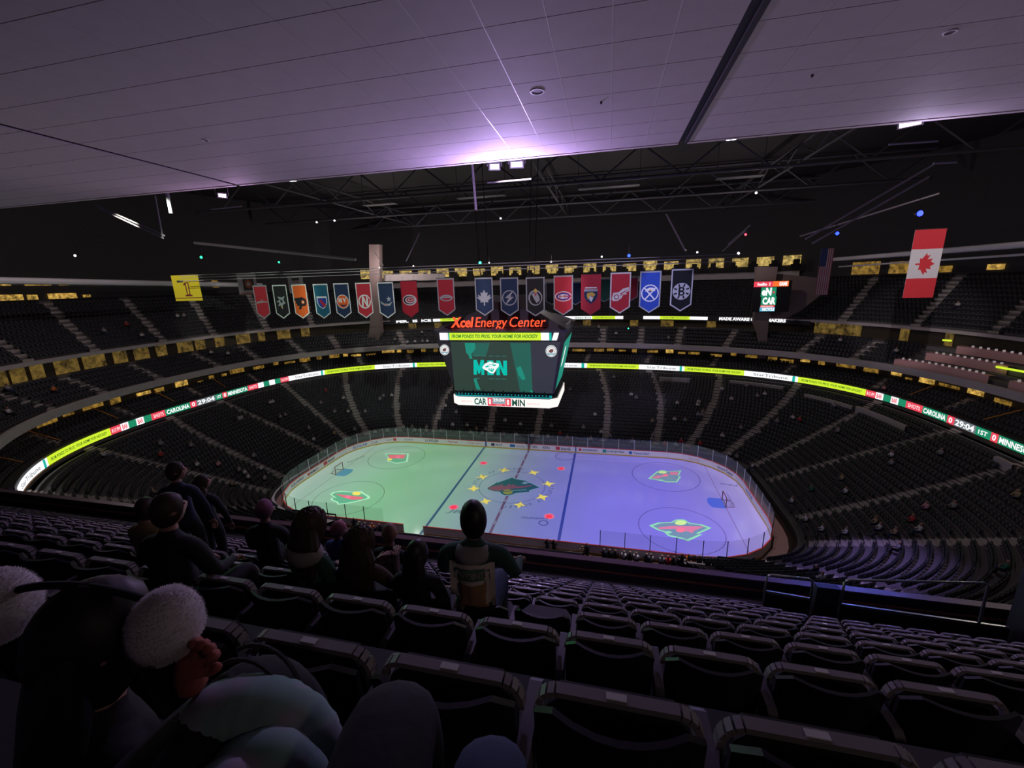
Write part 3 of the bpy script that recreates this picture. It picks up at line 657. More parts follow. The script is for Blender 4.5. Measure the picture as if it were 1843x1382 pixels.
rb = thing('led_ribbon_board', 'long bright led ribbon board curving round the club level with scores and slogans', 'led board', (0, 0, 9.6))
rb.location = (0, 0, 0)
Z0, Z1 = 9.60, 10.56
def seg(s0, s1, m, txt=None, tm=None, pad=.08, h=(.24, .76), **kw):
    band(RIB, s0, s1, Z0, Z1, m, rb)
    if txt:
        w = s0-s1; band_text(RIB, s0-w*pad, s1+w*pad, Z0+(Z1-Z0)*h[0], Z0+(Z1-Z0)*h[1], txt, tm, rb, **kw)
PONDS = 'FROM PONDS TO PROS, YOUR HOME FOR HOCKEY'
def white(s0, s1):
    seg(s0, s1, G_WHITE, 'StarTribune', G_INK, .18); w = s0-s1
    q = (RIB[0]-.025, RIB[1]-.025, RIB[2])
    band(q, s0-w*.90, s0-w*.95, Z0, Z1, G_TEAL, rb)
def lime(s0, s1): seg(s0, s1, G_LIME, PONDS, G_DKG, .05, (.25, .72), shear=.3, bold=.02)
def score(a):
    seg(a[0], a[1], G_RED, '8:15 PM', G_WHITE, .12)
    q = (a[1]-a[2])/4
    for k in range(4):
        if k % 2: seg(a[1]-q*k, a[1]-q*(k+1), G_GREEN)
        else: seg(a[1]-q*k, a[1]-q*(k+1), G_WHITE, 'BAR', G_RED, .15, (.15, .85), bold=.03)
    seg(a[2], a[3], G_RED, 'SHOTS', G_WHITE, .14); seg(a[3], a[4], G_GREEN, 'CAROLINA', G_WHITE, .05, (.15, .85), bold=.03); seg(a[4], a[5], G_RED, '0', G_WHITE, .25, (.15, .85), bold=.03)
    seg(a[5], a[6], G_GREY, '29:04', G_WHITE, .06, (.12, .88), bold=.03); seg(a[6], a[7], G_GREEN, '1ST', G_WHITE, .2, bold=.02); seg(a[7], a[8], G_RED, '0', G_WHITE, .25, (.15, .85), bold=.03)
    seg(a[8], a[9], G_GREEN, 'MINNESOTA', G_WHITE, .04, (.15, .85), bold=.03)
white(2.44, 2.32); lime(2.32, 2.188); score([2.188, 2.168, 2.108, 2.08, 2.026, 2.012, 1.966, 1.948, 1.936, 1.880])
seg(1.880, 1.852, G_RED, 'SHOTS', G_WHITE, .14)
for k in range(4): seg(1.852-.0155*k, 1.852-.0155*(k+1), G_WHITE if k % 2 == 0 else G_GREEN)
seg(1.790, 1.768, G_RED, '8:15 PM', G_WHITE, .12); white(1.768, 1.670); lime(1.670, 1.530); white(1.530, 1.406); lime(1.406, 1.29); white(1.29, 1.17); lime(1.17, 1.05); white(1.05, .894)
lime(.894, .752); white(.752, .636); lime(.636, .496); white(.496, .382); lime(.382, .246); score([.246, .226, .164, .130, .080, .066, .026, 0, -.012, -.075]); seg(-.075, -.1, G_RED, 'SHOTS', G_WHITE, .14); lime(-.1, -.25); white(-.25, -.4)
# second ribbon, over the far concourse
rb2 = thing('led_ribbon_board', 'thin led ribbon board on the far upper deck behind the hanging banners', 'led board', (0, 0, 0))
R2 = (60.1, 47.3, 2.4)
loft('ribbon_fascia', [(60.18, 47.38, 2.4, 18.5), (60.18, 47.38, 2.4, 19.6), (60.6, 47.8, 2.4, 19.65)], .42, 1.50, 60, M_DARK)
for s0, s1, m, t in ((1.345, 1.325, G_WHITE, 0), (1.325, 1.265, G_LIME, PONDS[-22:]), (1.265, 1.235, G_WHITE, 0), (.985, .955, G_WHITE, 0), (.955, .905, G_WHITE, 'StarTri'), (.905, .845, G_LIME, PONDS[-22:]), (.845, .825, G_WHITE, 0), (.775, .735, G_WHITE, 0), (.735, .665, G_LIME, PONDS[-22:]), (.665, .625, G_WHITE, 0)):
    band(R2, s0, s1, 18.75, 19.42, m, rb2)
    if t: band_text(R2, s0-.004, s1+.004, 18.9, 19.25, t, G_DKG, rb2, bold=.02)
for s0, s1, t in ((1.225, 1.0, 'MINNESOTA IS HOCKEY. LET\'S GO.'), (.60, .465, 'MADE AWARE OF ICE MAKERS'), (1.445, 1.35, 'PER.  IS  ICE')):
    band_text(R2, s0, s1, 18.78, 19.4, t, G_WHITE, rb2, bold=.05)
# corner board on the right pylon
cbd = thing('corner_scoreboard', 'bright vertical scoreboard with green team letters on the right far pylon', 'scoreboard', tuple(on_y(1383, 560, 32.6)))
def yart(par, u0, v0, u1, v1, y, m, name, th=.12):
    a, b = on_y(u0, v0, y), on_y(u1, v1, y); L = par.location
    mb = MB().box((min(a.x, b.x)-L.x, y-L.y, min(a.z, b.z)-L.z), (max(a.x, b.x)-L.x, y+th-L.y, max(a.z, b.z)-L.z)); return mb.build(name, m, par)
def ytext(par, u0, v0, u1, v1, y, t, m, **kw):
    a, b = on_y(u0, v0, y), on_y(u1, v1, y); L = par.location
    vs, fs = text_box(t, abs(b.x-a.x), abs(b.z-a.z), **kw)
    mesh_obj('lettering', [(min(a.x, b.x)+x-L.x, y-L.y, min(a.z, b.z)+q-L.z) for x, q, _ in vs], fs, m, par)
yart(cbd, 1359, 506, 1419, 561, 32.72, M_BLACK, 'backing', .5)
yart(cbd, 1358, 507, 1391, 516, 32.6, G_RED, 'led_strip'); yart(cbd, 1392, 506, 1419, 515, 32.6, glow('led_orange', (1, .16, .03), 1.1), 'led_strip')
ytext(cbd, 1364, 509, 1386, 514, 32.55, 'hello 1', G_WHITE, bold=.03); ytext(cbd, 1403, 507, 1417, 514, 32.55, 'GAME', G_WHITE, bold=.04)
yart(cbd, 1371, 517.5, 1396, 534, 32.6, G_GREEN, 'led_screen'); yart(cbd, 1371, 534, 1396, 549, 32.6, G_GREEN, 'led_screen'); yart(cbd, 1369, 549.5, 1394, 553, 32.6, G_RED, 'led_screen'); yart(cbd, 1368, 553, 1394, 560, 32.6, glow('led_skyblue', (.10, .42, .62), 1.0), 'led_screen')
ytext(cbd, 1372, 518, 1388, 532, 32.55, 'eN', G_WHITE, bold=.06); ytext(cbd, 1373, 535, 1395, 548, 32.55, 'CAR', G_WHITE, bold=.05); ytext(cbd, 1372, 554, 1393, 559, 32.55, 'RECYCLE', G_WHITE, bold=.05); ytext(cbd, 1370, 550, 1391, 552.5, 32.55, 'minnesota', G_WHITE)
c = on_y(1392.5, 526, 32.54)-cbd.location; mesh_obj('puck_dot', [(c.x+.19*math.cos(2*PI*k/14), c.y, c.z+.19*math.sin(2*PI*k/14)) for k in range(14)], [tuple(range(14))], G_RED, cbd)
# glowing board low on the left, beside the corner glass
p = on_y(492, 800, 6); t_ = thing('advert_panel', 'small white and pink glowing advert panel above the left corner glass', 'panel', tuple(p))
MB().beam((-1.0, -.7, 0), (1.0, .5, .55), .10, .8).build('frame', M_BLACK, t_)
mb = MB().beam((-.9, -.72, .04), (.9, .36, .535), .10, .55); o_ = mb.build('screen', glow('panel_pink', (.95, .62, .70), 1.0), t_); o_.location = (.04, -.06, 0)
MB().box((-.9, -.6, -1.9), (-.8, -.5, .2)).box((.8, .3, -1.9), (.9, .4, .4)).build('leg', M_BLACK, t_)

# ------------------------------------------------------------------ the centre hung scoreboard
jb = thing('center_scoreboard', 'big hanging centre scoreboard with green video screen and red lettered sign on top', 'scoreboard', (0, 0, 0))
JC = .3
def fx(b): return 5.95+1.2*b
def fpt(X, Y, off=0):
    """a point of the tilted front face, from its place on the face (unit square, pixels of a close view)"""
    b = (1015-Y)/585.; l = 120+210*(Y-430)/585.; r = 1600-110*(Y-430)/585.
    a = (X-l)/(r-l)
    return (JC+(2*a-1)*fx(b), -4.6-1.5*b-off, 14.75+6.4*b)
def oct_ring(hx, hy, c, z): return [(JC-hx, -hy+c, z), (JC-hx+c, -hy, z), (JC+hx-c, -hy, z), (JC+hx, -hy+c, z), (JC+hx, hy-c, z), (JC+hx-c, hy, z), (JC-hx+c, hy, z), (JC-hx, hy-c, z)]
def oct_loft(name, rings, m, par, caps=True):
    vs = [v for r in rings for v in r]; fs = []
    for j in range(len(rings)-1):
        for i in range(8): fs.append((8*j+i, 8*j+(i+1) % 8, 8*j+8+(i+1) % 8, 8*j+8+i))
    if caps: fs += [tuple(range(8))[::-1], tuple(range(8*len(rings)-8, 8*len(rings)))]
    return mesh_obj(name, vs, fs, m, par)
M_JB = mat('scoreboard_housing', (.10, .09, .12), .5, vary=.1)
oct_loft('housing', [oct_ring(6.15, 4.55, .2, 14.7), oct_ring(7.45, 6.08, .25, 21.15)], M_JB, jb)
def quadart(name, pts, m, off): return mesh_obj(name, [fpt(X, Y, off) for X, Y in pts], [tuple(range(len(pts)))], m, jb)
SCR = [glow('screen_dark', (.028, .050, .040), 1), glow('screen_teal_dim', (.018, .115, .090), 1), glow('screen_teal', (.015, .30, .22), .85), glow('screen_turquoise', (.0, .52, .42), 1), glow('screen_white', (.9, .95, .95), 1), glow('screen_line', (.03, .16, .13), 1), glow('screen_side', (.035, .036, .055), 1)]
quadart('screen_side_panel', [(1255, 436), (1592, 436), (1496, 1010), (1272, 1010)], SCR[6], .03)
lay = [(0, [(275, 440), (1255, 440), (1272, 1008), (320, 1008)]), (1, [(1010, 450), (1250, 450), (1266, 1000), (1120, 1000)]), (1, [(575, 452), (765, 452), (715, 600), (545, 600)]),
       (2, [(455, 452), (585, 452), (585, 520), (535, 575), (548, 632), (512, 628), (500, 590), (470, 560)]), (2, [(1085, 720), (1130, 705), (1160, 770), (1188, 850), (1150, 865), (1100, 800)]), (2, [(555, 860), (590, 860), (642, 995), (590, 985)]), (2, [(1240, 975), (1266, 985), (1270, 1006), (1235, 1004)]),
       (3, [(560, 640), (600, 640), (628, 720), (650, 640), (690, 640), (690, 812), (655, 812), (655, 740), (635, 800), (618, 800), (598, 740), (598, 812), (560, 812)]),
       (3, [(730, 645), (805, 645), (805, 812), (730, 812)]), (3, [(840, 645), (885, 645), (925, 740), (925, 645), (968, 645), (968, 812), (925, 812), (882, 720), (882, 812), (840, 812)])]
for x in (575, 655, 750, 830, 905):
    lay += [(5, [(x, 592), (x+55, 592), (x+55, 600), (x, 600)])]
    if x != 655: lay += [(5, [(x-5, 852), (x+58, 852), (x+58, 861), (x-5, 861)])]
hd = [(665, 728), (700, 682), (765, 655), (800, 668), (872, 680), (870, 712), (840, 742), (822, 775), (798, 797), (750, 782), (735, 768), (690, 750)]
lay += [(4, hd), (3, [(700, 716), (760, 690), (830, 690), (838, 705), (780, 706), (716, 728)]), (4, [(740, 700), (790, 694), (800, 702), (745, 710)]), (3, [(742, 752), (752, 728), (764, 760), (778, 728), (788, 762), (800, 728), (812, 748), (790, 780)]), (3, [(790, 672), (806, 676), (800, 690)])]
v, f, m = poly_art(lay)
mesh_obj('main_screen', [fpt(p.x, p.y, .05) for p in v], f, SCR, jb, m)
for X, Y, r in ((197, 532, 60), (1490, 535, 64)):
    o = []
    for rr, mi in ((r, 4), (r*.92, 7), (r*.80, 4), (r*.62, 8), (r*.55, 4)): o.append((mi, [(X+rr*math.cos(2*PI*k/24), Y+rr*math.sin(2*PI*k/24)) for k in range(24)]))
    o += [(9, [(X-r*.62, Y+r*.62), (X+r*.62, Y+r*.62), (X+r*.72, Y+r*.35), (X-r*.72, Y+r*.35)]), (10, [(X-r*.45, Y), (X-r*.1, Y-r*.35), (X+r*.4, Y-r*.28), (X+r*.35, Y+r*.15), (X, Y+r*.30), (X-r*.3, Y+r*.22)]), (8, [(X-r*.15, Y-r*.05), (X+r*.25, Y-r*.15), (X+r*.1, Y+r*.15)])]
    v, f, m = poly_art(o)
    mesh_obj('team_badge', [fpt(p.x, p.y, .07) for p in v], f, SCR[:7]+[glow('badge_grey', (.30, .28, .30), 1), glow('badge_rust', (.36, .10, .08), 1), glow('badge_blue', (.25, .42, .52), 1), glow('badge_dark', (.10, .04, .04), 1)], jb, m)
# right end screen, seen very obliquely
def spt(a, b, off=.05): return (JC+6.15+1.3*b+off, -4.2-1.5*b+(8.4+3*b)*a, 14.75+6.4*b)
mesh_obj('side_screen', [spt(.06, .05), spt(.94, .05), spt(.94, .95), spt(.06, .95)], [(0, 1, 2, 3)], SCR[2], jb)
mesh_obj('side_screen_picture', [spt(.2, .45, .07), spt(.34, .45, .07), spt(.42, .8, .07), spt(.28, .8, .07)], [(0, 1, 2, 3)], SCR[4], jb)
mesh_obj('side_screen', [(2*JC-x, y, z) for x, y, z in (spt(.06, .05), spt(.94, .05), spt(.94, .95), spt(.06, .95))], [(3, 2, 1, 0)], SCR[2], jb)
# upper ribbon with the slogan
oct_loft('upper_ribbon_housing', [oct_ring(7.42, 6.2, .5, 21.15), oct_ring(7.75, 6.45, .8, 22.2)], M_JB, jb)
def upt(a, b, off=.04): return (JC-6.85+13.7*a, -6.22-.25*b-off, 21.2+.95*b)
def uquad(a0, a1, m, name='ribbon_panel', b0=.05, b1=.95, sh=0): mesh_obj(name, [upt(a0, b0), upt(a1, b0), upt(a1+sh, b1), upt(a0+sh, b1)], [(0, 1, 2, 3)], m, jb)
uquad(.0, .075, G_WHITE, sh=.004); uquad(.075, .086, G_TEAL, sh=.006); uquad(.086, .865, G_LIME, sh=.004); uquad(.865, .93, G_WHITE); uquad(.93, .95, G_TEAL); uquad(.95, .99, G_WHITE, sh=.02)
uquad(.062, .066, G_RED, b0=.1, b1=.9, sh=.004)
vs, fs = text_box(PONDS, .735, .52, shear=.3, bold=.03); mesh_obj('ribbon_lettering', [upt(.108+x, .24+y, .07) for x, y, _ in vs], fs, glow('led_slogan_green', (.02, .22, .03), .9), jb)
# sloping top with the red sign
oct_loft('top_housing', [oct_ring(7.75, 6.45, .8, 22.2), oct_ring(7.9, 6.6, .9, 22.35), oct_ring(3.2, 2.2, .6, 24.4)], mat('scoreboard_top', (.12, .10, .15), .5), jb)
MB().beam((JC+7.2, -5.6, 22.4), (JC+7.75, -1.5, 22.75), .10, .35).build('edge_trim', M_STEEL, jb)
sg = glow('sign_red', (1.0, .10, .035), 1.15)
for t, x0, w, bd in (('Xcel', -5.45, 2.75, .022), ('Energy', -2.55, 3.75, .0), ('Center', 1.45, 4.05, .0)):
    vs, fs = text_mesh(t, shear=.22, bold=bd, ext=.06)
    xs = [q[0] for q in vs]; k = w/(max(xs)-min(xs)); kz = 1.62
    mesh_obj('sign_lettering', [(JC+x0+(q[0]-min(xs))*k, -6.15-q[2]*1.5, 22.72+q[1]*kz) for q in vs], fs, sg, jb)
MB().box((JC-5.6, -6.1, 22.55), (JC+5.6, -6.0, 22.66)).build('sign_rail', M_DARK, jb)
# lower ribbon with the score, its rounded ends rise a little
lo = []
def lring(d, z, up): 
    r = oct_ring(6.55+d, 4.75+d, .9, z); return r
oct_loft('lower_ribbon_housing', [lring(-.1, 12.95, 0), lring(-.1, 14.15, 0)], M_JB, jb)
G_SCORE = glow('score_white', (1.0, .90, .86), 1.1)
for i in range(8):
    a, b = lring(0, 13.0, 0)[i], lring(0, 13.0, 0)[(i+1) % 8]
    mesh_obj('score_panel', [a, b, (b[0], b[1], 14.08), (a[0], a[1], 14.08)], [(0, 1, 2, 3)], G_SCORE, jb)
def lq(x0, x1, z0, z1, m, y=-4.79): mesh_obj('score_panel', [(x0, y, z0), (x1, y, z0), (x1, y, z1), (x0, y, z1)], [(0, 1, 2, 3)], m, jb)
def lt(t, x0, x1, z0, z1, m, y=-4.83, **kw):
    vs, fs = text_box(t, x1-x0, z1-z0, **kw); mesh_obj('score_lettering', [(x0+x, y, z0+q) for x, q, _ in vs], fs, m, jb)
X0, XW = -5.75, 11.9
def lx(p): return X0+(p-330)/1150*XW
lq(lx(560), lx(730), 13.05, 14.05, glow('score_mint', (.85, .95, .88), 1.1)); lt('CAR', lx(572), lx(722), 13.15, 13.98, glow('score_dark_green', (.01, .07, .05), 1), bold=.03)
lq(lx(733), lx(793), 13.05, 14.05, G_RED); lt('0', lx(748), lx(778), 13.2, 13.95, G_SCORE, bold=.05)
lq(lx(793), lx(945), 13.35, 14.05, glow('score_slate', (.25, .36, .42), 1)); lt('29:04', lx(803), lx(935), 13.6, 14.0, G_SCORE, bold=.03); lq(lx(793), lx(945), 13.05, 13.33, G_RED); lt('1st period', lx(835), lx(905), 13.12, 13.27, G_SCORE)
lq(lx(948), lx(1015), 13.05, 14.05, G_RED); lt('0', lx(965), lx(995), 13.2, 13.95, G_SCORE, bold=.05)
lt('MIN', lx(1028), lx(1180), 13.12, 13.98, glow('score_dark_green', (.01, .07, .05), 1), bold=.03)
lt('Bank of ice', lx(415), lx(545), 13.45, 13.65, glow('score_rose', (.8, .30, .30), 1)); lt('Bank of ice', lx(1210), lx(1350), 13.4, 13.6, glow('score_rose', (.8, .30, .30), 1))
# teal strip with a row of dark pine trees above it
mesh_obj('teal_strip', [(JC-6.0, -4.72, 14.15), (JC+5.9, -4.72, 14.15), (JC+6.0, -4.72, 14.55), (JC-5.9, -4.72, 14.55)], [(0, 1, 2, 3)], glow('strip_teal', (.01, .30, .33), 1), jb)
for k in range(28):
    x = JC-5.7+11.2*k/27; h = .45+.16*((k*7) % 3)
    MB().prism([(x-.22, 14.32), (x+.22, 14.32), (x+.08, 14.32+h*.45), (x+.15, 14.32+h*.45), (x, 14.32+h), (x-.15, 14.32+h*.45), (x-.08, 14.32+h*.45)], -4.80, -4.75, lambda a, b, d: (a, d, b)).build('pine_cutout', mat('pine_dark', (.06, .12, .11), .6, vary=0), jb)
mb = MB()
for x in (-2.5, 3.1):
    for y in (-1.8, 1.8): mb.tube([(x, y, 24.2), (x*1.3, y*1.3, 45.9)], .05)
mb.build('hanger_cable', M_DARK, jb)
mb = MB().box((-2.2, -1.8, 24.3), (2.8, 1.8, 26.0)); mb.build('hoist_box', M_BLACK, jb)

# ------------------------------------------------------------------ team banners, a row over the near boards
def circ(x, y, r, n=18, ry=None): return [(x+r*math.cos(2*PI*k/n), y+(ry or r)*math.sin(2*PI*k/n)) for k in range(n)]
def zigstar(x, y, r, n, q, a0=PI/2): return [(x+(r if k % 2 == 0 else r*q)*math.cos(a0+PI*k/n), y+(r if k % 2 == 0 else r*q)*math.sin(a0+PI*k/n)) for k in range(2*n)]
C = dict(red=(.52, .025, .045), dred=(.42, .02, .04), black=(.012, .012, .016), orange=(.85, .13, .02), navy=(.012, .03, .085), blue=(.015, .06, .40), white=(.78, .78, .78), silver=(.36, .38, .42), gold=(.65, .42, .08), green=(.02, .10, .06), teal=(.01, .12, .20))
LEAF = [(0, .62), (.14, .36), (.30, .44), (.26, .12), (.52, .26), (.46, .08), (.62, .02), (.30, -.24), (.34, -.38), (.05, -.34), (.05, -.62), (-.05, -.62), (-.05, -.34), (-.34, -.38), (-.30, -.24), (-.62, .02), (-.46, .08), (-.52, .26), (-.26, .12), (-.30, .44), (-.14, .36)]
SHIELD = [(-.5, .5), (.5, .5), (.5, -.05), (.3, -.4), (0, -.6), (-.3, -.4), (-.5, -.05)]
EMB = {
 'script': [('silver', [(-.62, -.05), (-.2, .0), (.3, .06), (.62, .02), (.6, .12), (.1, .16), (-.5, .12)]), ('silver', [(-.2, .18), (.1, .3), (.15, .22)])],
 'bird': [('silver', [(-.35, .55), (.1, .45), (.45, .6), (.25, .25), (.42, -.05), (.1, -.2), (.05, -.6), (-.12, -.25), (-.4, -.3), (-.2, .0), (-.5, .1), (-.15, .25)]), ('black', [(-.1, .3), (.15, .2), (.1, -.05), (-.08, .0)]), ('gold', [(-.12, -.3), (.05, -.3), (-.02, -.55)])],
 'wing': [('black', [(-.62, .38), (.2, .45), (.5, .3), (.6, 0), (.45, -.3), (.05, -.35), (-.05, -.6), (-.3, -.6), (-.18, -.3), (-.45, -.3), (-.4, -.12), (-.55, -.1), (-.5, .1), (-.62, .15)]), ('orange', circ(.22, .02, .17)), ('white', circ(.22, .02, .08))],
 'shield': [('white', SHIELD), ('blue', shrink(SHIELD, .85)), ('red', [(-.3, .2), (-.05, .2), (.4, -.3), (.1, -.45)]), ('white', [(-.45, .36), (.45, .36), (.45, .44), (-.45, .44)])],
 'ring_map': [('white', circ(0, 0, .6)), ('orange', circ(0, 0, .54)), ('white', [(-.4, .32), (-.3, .32), (-.18, .1), (-.18, .32), (-.08, .32), (-.08, -.08), (-.2, -.08), (-.32, .14), (-.32, -.08), (-.4, -.08)]), ('white', [(.0, .32), (.12, .32), (.2, .15), (.28, .32), (.4, .32), (.24, .06), (.24, -.08), (.14, -.08), (.14, .06)]), ('navy', [(-.3, -.2), (.1, -.3), (.42, -.2), (.15, -.42), (-.1, -.45)])],
 'horns': [('white', circ(0, -.02, .6)), ('red', circ(0, -.02, .48)), ('white', [(-.3, -.45), (-.2, .4), (-.05, .4), (.15, -.15), (.18, .4), (.35, .55), (.32, -.4), (.15, -.42), (-.08, .1), (-.14, -.5)]), ('red', [(.2, .5), (.55, .1), (.45, .0), (.3, .3)])],
 'star_wave': [('silver', zigstar(.22, .18, .26, 5, .4)), ('silver', [(-.6, .05), (-.25, -.2), (.2, -.22), (.55, -.02), (.3, -.36), (-.15, -.4), (-.5, -.2)]), ('red', [(-.5, -.12), (-.2, -.28), (.1, -.3), (-.1, -.36)])],
 'swirl': [('white', circ(0, 0, .62, 24, .44)), ('black', circ(-.04, .0, .52, 24, .35)), ('white', circ(.03, .0, .44, 24, .27)), ('red', circ(.05, .02, .34, 24, .2)), ('white', circ(.06, .02, .22, 20, .12)), ('red', circ(.07, .03, .14, 16, .07))],
 'oval': [('silver', circ(0, 0, .55, 22, .26)), ('dred', circ(0, -.02, .40, 22, .15)), ('silver', [(-.6, -.02), (.6, .02), (.58, .1), (-.58, .08)])],
 'leaf': [('silver', LEAF)],
 'bolt': [('silver', circ(0, 0, .60)), ('navy', circ(0, 0, .52)), ('silver', [(.36, .62), (-.36, .0), (-.06, -.02), (-.42, -.62), (.34, .06), (.06, .08)])],
 'helm': [('silver', circ(0, 0, .55, 20, .6)), ('black', circ(.02, -.02, .45, 20, .5)), ('silver', [(-.3, .3), (.1, .45), (.3, .1), (.35, -.2), (.1, -.4), (-.1, -.1)]), ('gold', [(-.15, .5), (.0, .72), (.2, .55), (.05, .4)]), ('red', [(-.1, .3), (.12, .36), (.05, .1)])],
 'cee': [('white', circ(0, 0, .64, 24, .38)), ('red', circ(0, 0, .58, 24, .32)), ('blue', circ(0, 0, .50, 24, .26)), ('white', circ(0, 0, .40, 24, .18)), ('red', [(.2, -.05), (.65, -.05), (.65, .06), (.2, .06)]), ('red', [(-.3, -.13), (-.22, -.13), (-.22, -.02), (.1, -.02), (.1, -.13), (.18, -.13), (.18, .13), (.1, .13), (.1, .04), (-.22, .04), (-.22, .13), (-.3, .13)])],
 'crest': [('navy', SHIELD), ('silver', [(-.5, .32), (.5, .32), (.5, .5), (-.5, .5)]), ('gold', [(-.28, .2), (.1, .28), (.35, .1), (.2, -.1), (.0, .0), (-.2, -.3), (-.3, .0)]), ('white', [(-.1, .0), (.2, -.15), (.05, -.45), (-.1, -.3)]), ('white', [(-.45, .56), (.45, .56), (.4, .64), (-.4, .64)])],
 'wheel': [('white', [(-.62, -.35), (-.5, .1), (-.1, .15), (.2, .4), (.62, .5), (.6, .2), (.35, .1), (.5, .0), (.2, -.08), (.1, -.3), (-.2, -.5), (-.5, -.5)]), ('dred', circ(-.26, -.2, .19)), ('white', circ(-.26, -.2, .13)), ('dred', [(.0, .05), (.5, .32), (.52, .28), (.05, -.02)]), ('dred', [(-.02, -.06), (.35, .04), (.33, .0), (.0, -.12)])],
 'swords': [('white', circ(0, 0, .62)), ('blue', circ(0, 0, .54)), ('white', [(-.4, -.45), (-.32, -.5), (.42, .32), (.36, .4)]), ('white', [(.4, -.45), (.32, -.5), (-.42, .32), (-.36, .4)]), ('white', [(-.35, .1), (.0, .22), (.38, .14), (.25, .38), (-.05, .4), (-.25, .3)]), ('gold', [(-.1, .15), (.15, .15), (.02, .3)])],
 'spokes': [('white', circ(0, 0, .60))]+[('black', [(.2*math.cos(a-.25), .2*math.sin(a-.25)), (.55*math.cos(a-.10), .55*math.sin(a-.10)), (.55*math.cos(a+.10), .55*math.sin(a+.10)), (.2*math.cos(a+.25), .2*math.sin(a+.25))]) for a in [PI/8+PI/4*k for k in range(8)]]+[('white', circ(0, 0, .34)), ('black', [(-.2, .3), (.12, .3), (.2, .2), (.2, .1), (.12, .02), (.22, -.06), (.22, -.2), (.12, -.3), (-.2, -.3)]), ('white', [(-.08, .2), (.08, .2), (.08, .08), (-.08, .08)]), ('white', [(-.08, -.06), (.1, -.06), (.1, -.2), (-.08, -.2)])],
}
cm = {k: mat('banner_'+k, v, .8, vary=.10, scale=3) for k, v in C.items()}
def banner(x, y, zt, w, h, field, border, emb, label, esc=None, yaw=0, group='team banners over the near boards'):
    t = thing('team_banner', label, 'banner', (x, y, zt), yaw, group)
    hw = w/2; tip = .16*h
    out = [(-hw, 0), (hw, 0), (hw, -h+tip), (0, -h), (-hw, -h+tip)]
    inn = [(-hw+.11, -.12), (hw-.11, -.12), (hw-.11, -h+tip+.06), (0, -h+.14), (-hw+.11, -h+tip+.06)]
    def sheet(layers, y0):
        ks = sorted(set(k for k, _ in layers)); v, f, m = poly_art([(ks.index(k), p) for k, p in layers])
        return [(p.x, y0, p.y) for p in v], f, [cm[k] for k in ks], m
    # the field with thickness, its trim, the crest
    MB().prism(out, -.012, .012, lambda a, b, d: (a, d, b)).build('field', cm[field], t)
    if border:
        v, f, m = poly_art([(0, out), (1, inn)]); mesh_obj('border', [(p.x, -.016, p.y) for p in v], [q for q, k in zip(f, m) if k == 0], cm[border], t)
    if emb:
        s = esc or w*.68; v, f, ml, m = sheet([(k, [(a*s, b*s) for a, b in p]) for k, p in EMB[emb]], -.02)
        o = mesh_obj('crest', v, f, ml, t, m); o.location = (0, 0, -h*.52)
    MB().tube([(-hw-.05, 0, .03), (hw+.05, 0, .03)], .03, 6).build('top_bar', M_DARK, t)
    MB().tube([(-hw*.7, 0, .03), (-hw*.7, 0, .55)], .012, 4).tube([(hw*.7, 0, .03), (hw*.7, 0, .55)], .012, 4).build('hanger', M_DARK, t)
    return t
BAN = [(466.5, 513.6, 'red', 'silver', 'script', 'red pennant banner with a grey script crest, farthest left of the row'), (501.8, 512.7, 'black', 'white', 'bird', 'black pennant banner with white border and a pale diving bird shape'), (537, 511.8, 'orange', 'white', 'wing', 'orange pennant banner with a black winged letter crest'), (575.7, 511, 'teal', 'white', 'shield', 'teal blue pennant banner with a white shield crest'),
       (613, 509.6, 'navy', 'white', 'ring_map', 'navy pennant banner with an orange disc and two white letters'), (652.7, 508.7, 'red', 'white', 'horns', 'red pennant banner with a white bordered horned letter crest'), (692.6, 508, 'navy', 'white', 'star_wave', 'navy pennant banner with a star over a curved flag crest'), (734.7, 505.5, 'red', 'dred', 'swirl', 'red pennant banner with a white and black oval swirl'),
       (801, 501, 'dred', 'silver', 'oval', 'dull red pennant banner with a faint grey oval, above the sign on the scoreboard'), (870, 499.7, 'navy', 'silver', 'leaf', 'navy pennant banner with a pale maple leaf crest'), (916, 499.4, 'navy', 'silver', 'bolt', 'navy pennant banner with a lightning bolt in a ring'), (963, 498.8, 'black', 'silver', 'helm', 'black pennant banner with a round grey helmet crest'),
       (1013.8, 495.7, 'red', 'silver', 'cee', 'red pennant banner with a white and blue letter oval'), (1064, 494, 'dred', 'dred', 'crest', 'red pennant banner with a dark pointed shield crest'), (1117.5, 490.4, 'red', 'white', 'wheel', 'red pennant banner with a white winged wheel'), (1171.6, 488, 'blue', 'silver', 'swords', 'bright blue pennant banner with crossed swords in a ring'), (1229, 484, 'black', 'white', 'spokes', 'black pennant banner with a white spoked letter disc, farthest right of the row')]
for u, v_, f_, b_, e_, l_ in BAN:
    p = on_y(u, v_, -11); banner(p.x, -11, p.z, 1.82, 3.7, f_, b_, e_, l_)
for u, v_, f_, l_ in ((993, 508, 'black', 'small dark pennant hanging far behind the black helmet banner'), (1036, 508, 'navy', 'small dark pennant hanging far behind the red letter oval banner'), (1088, 502, 'green', 'small green pennant hanging far behind the red shield banner'), (1137, 499, 'dred', 'small dull red pennant peeping out behind the winged wheel banner')):
    p = on_y(u, v_, 14); banner(p.x, 14, p.z, 1.9, 3.4, f_, 'silver', None, l_, group='pennants on the far truss')
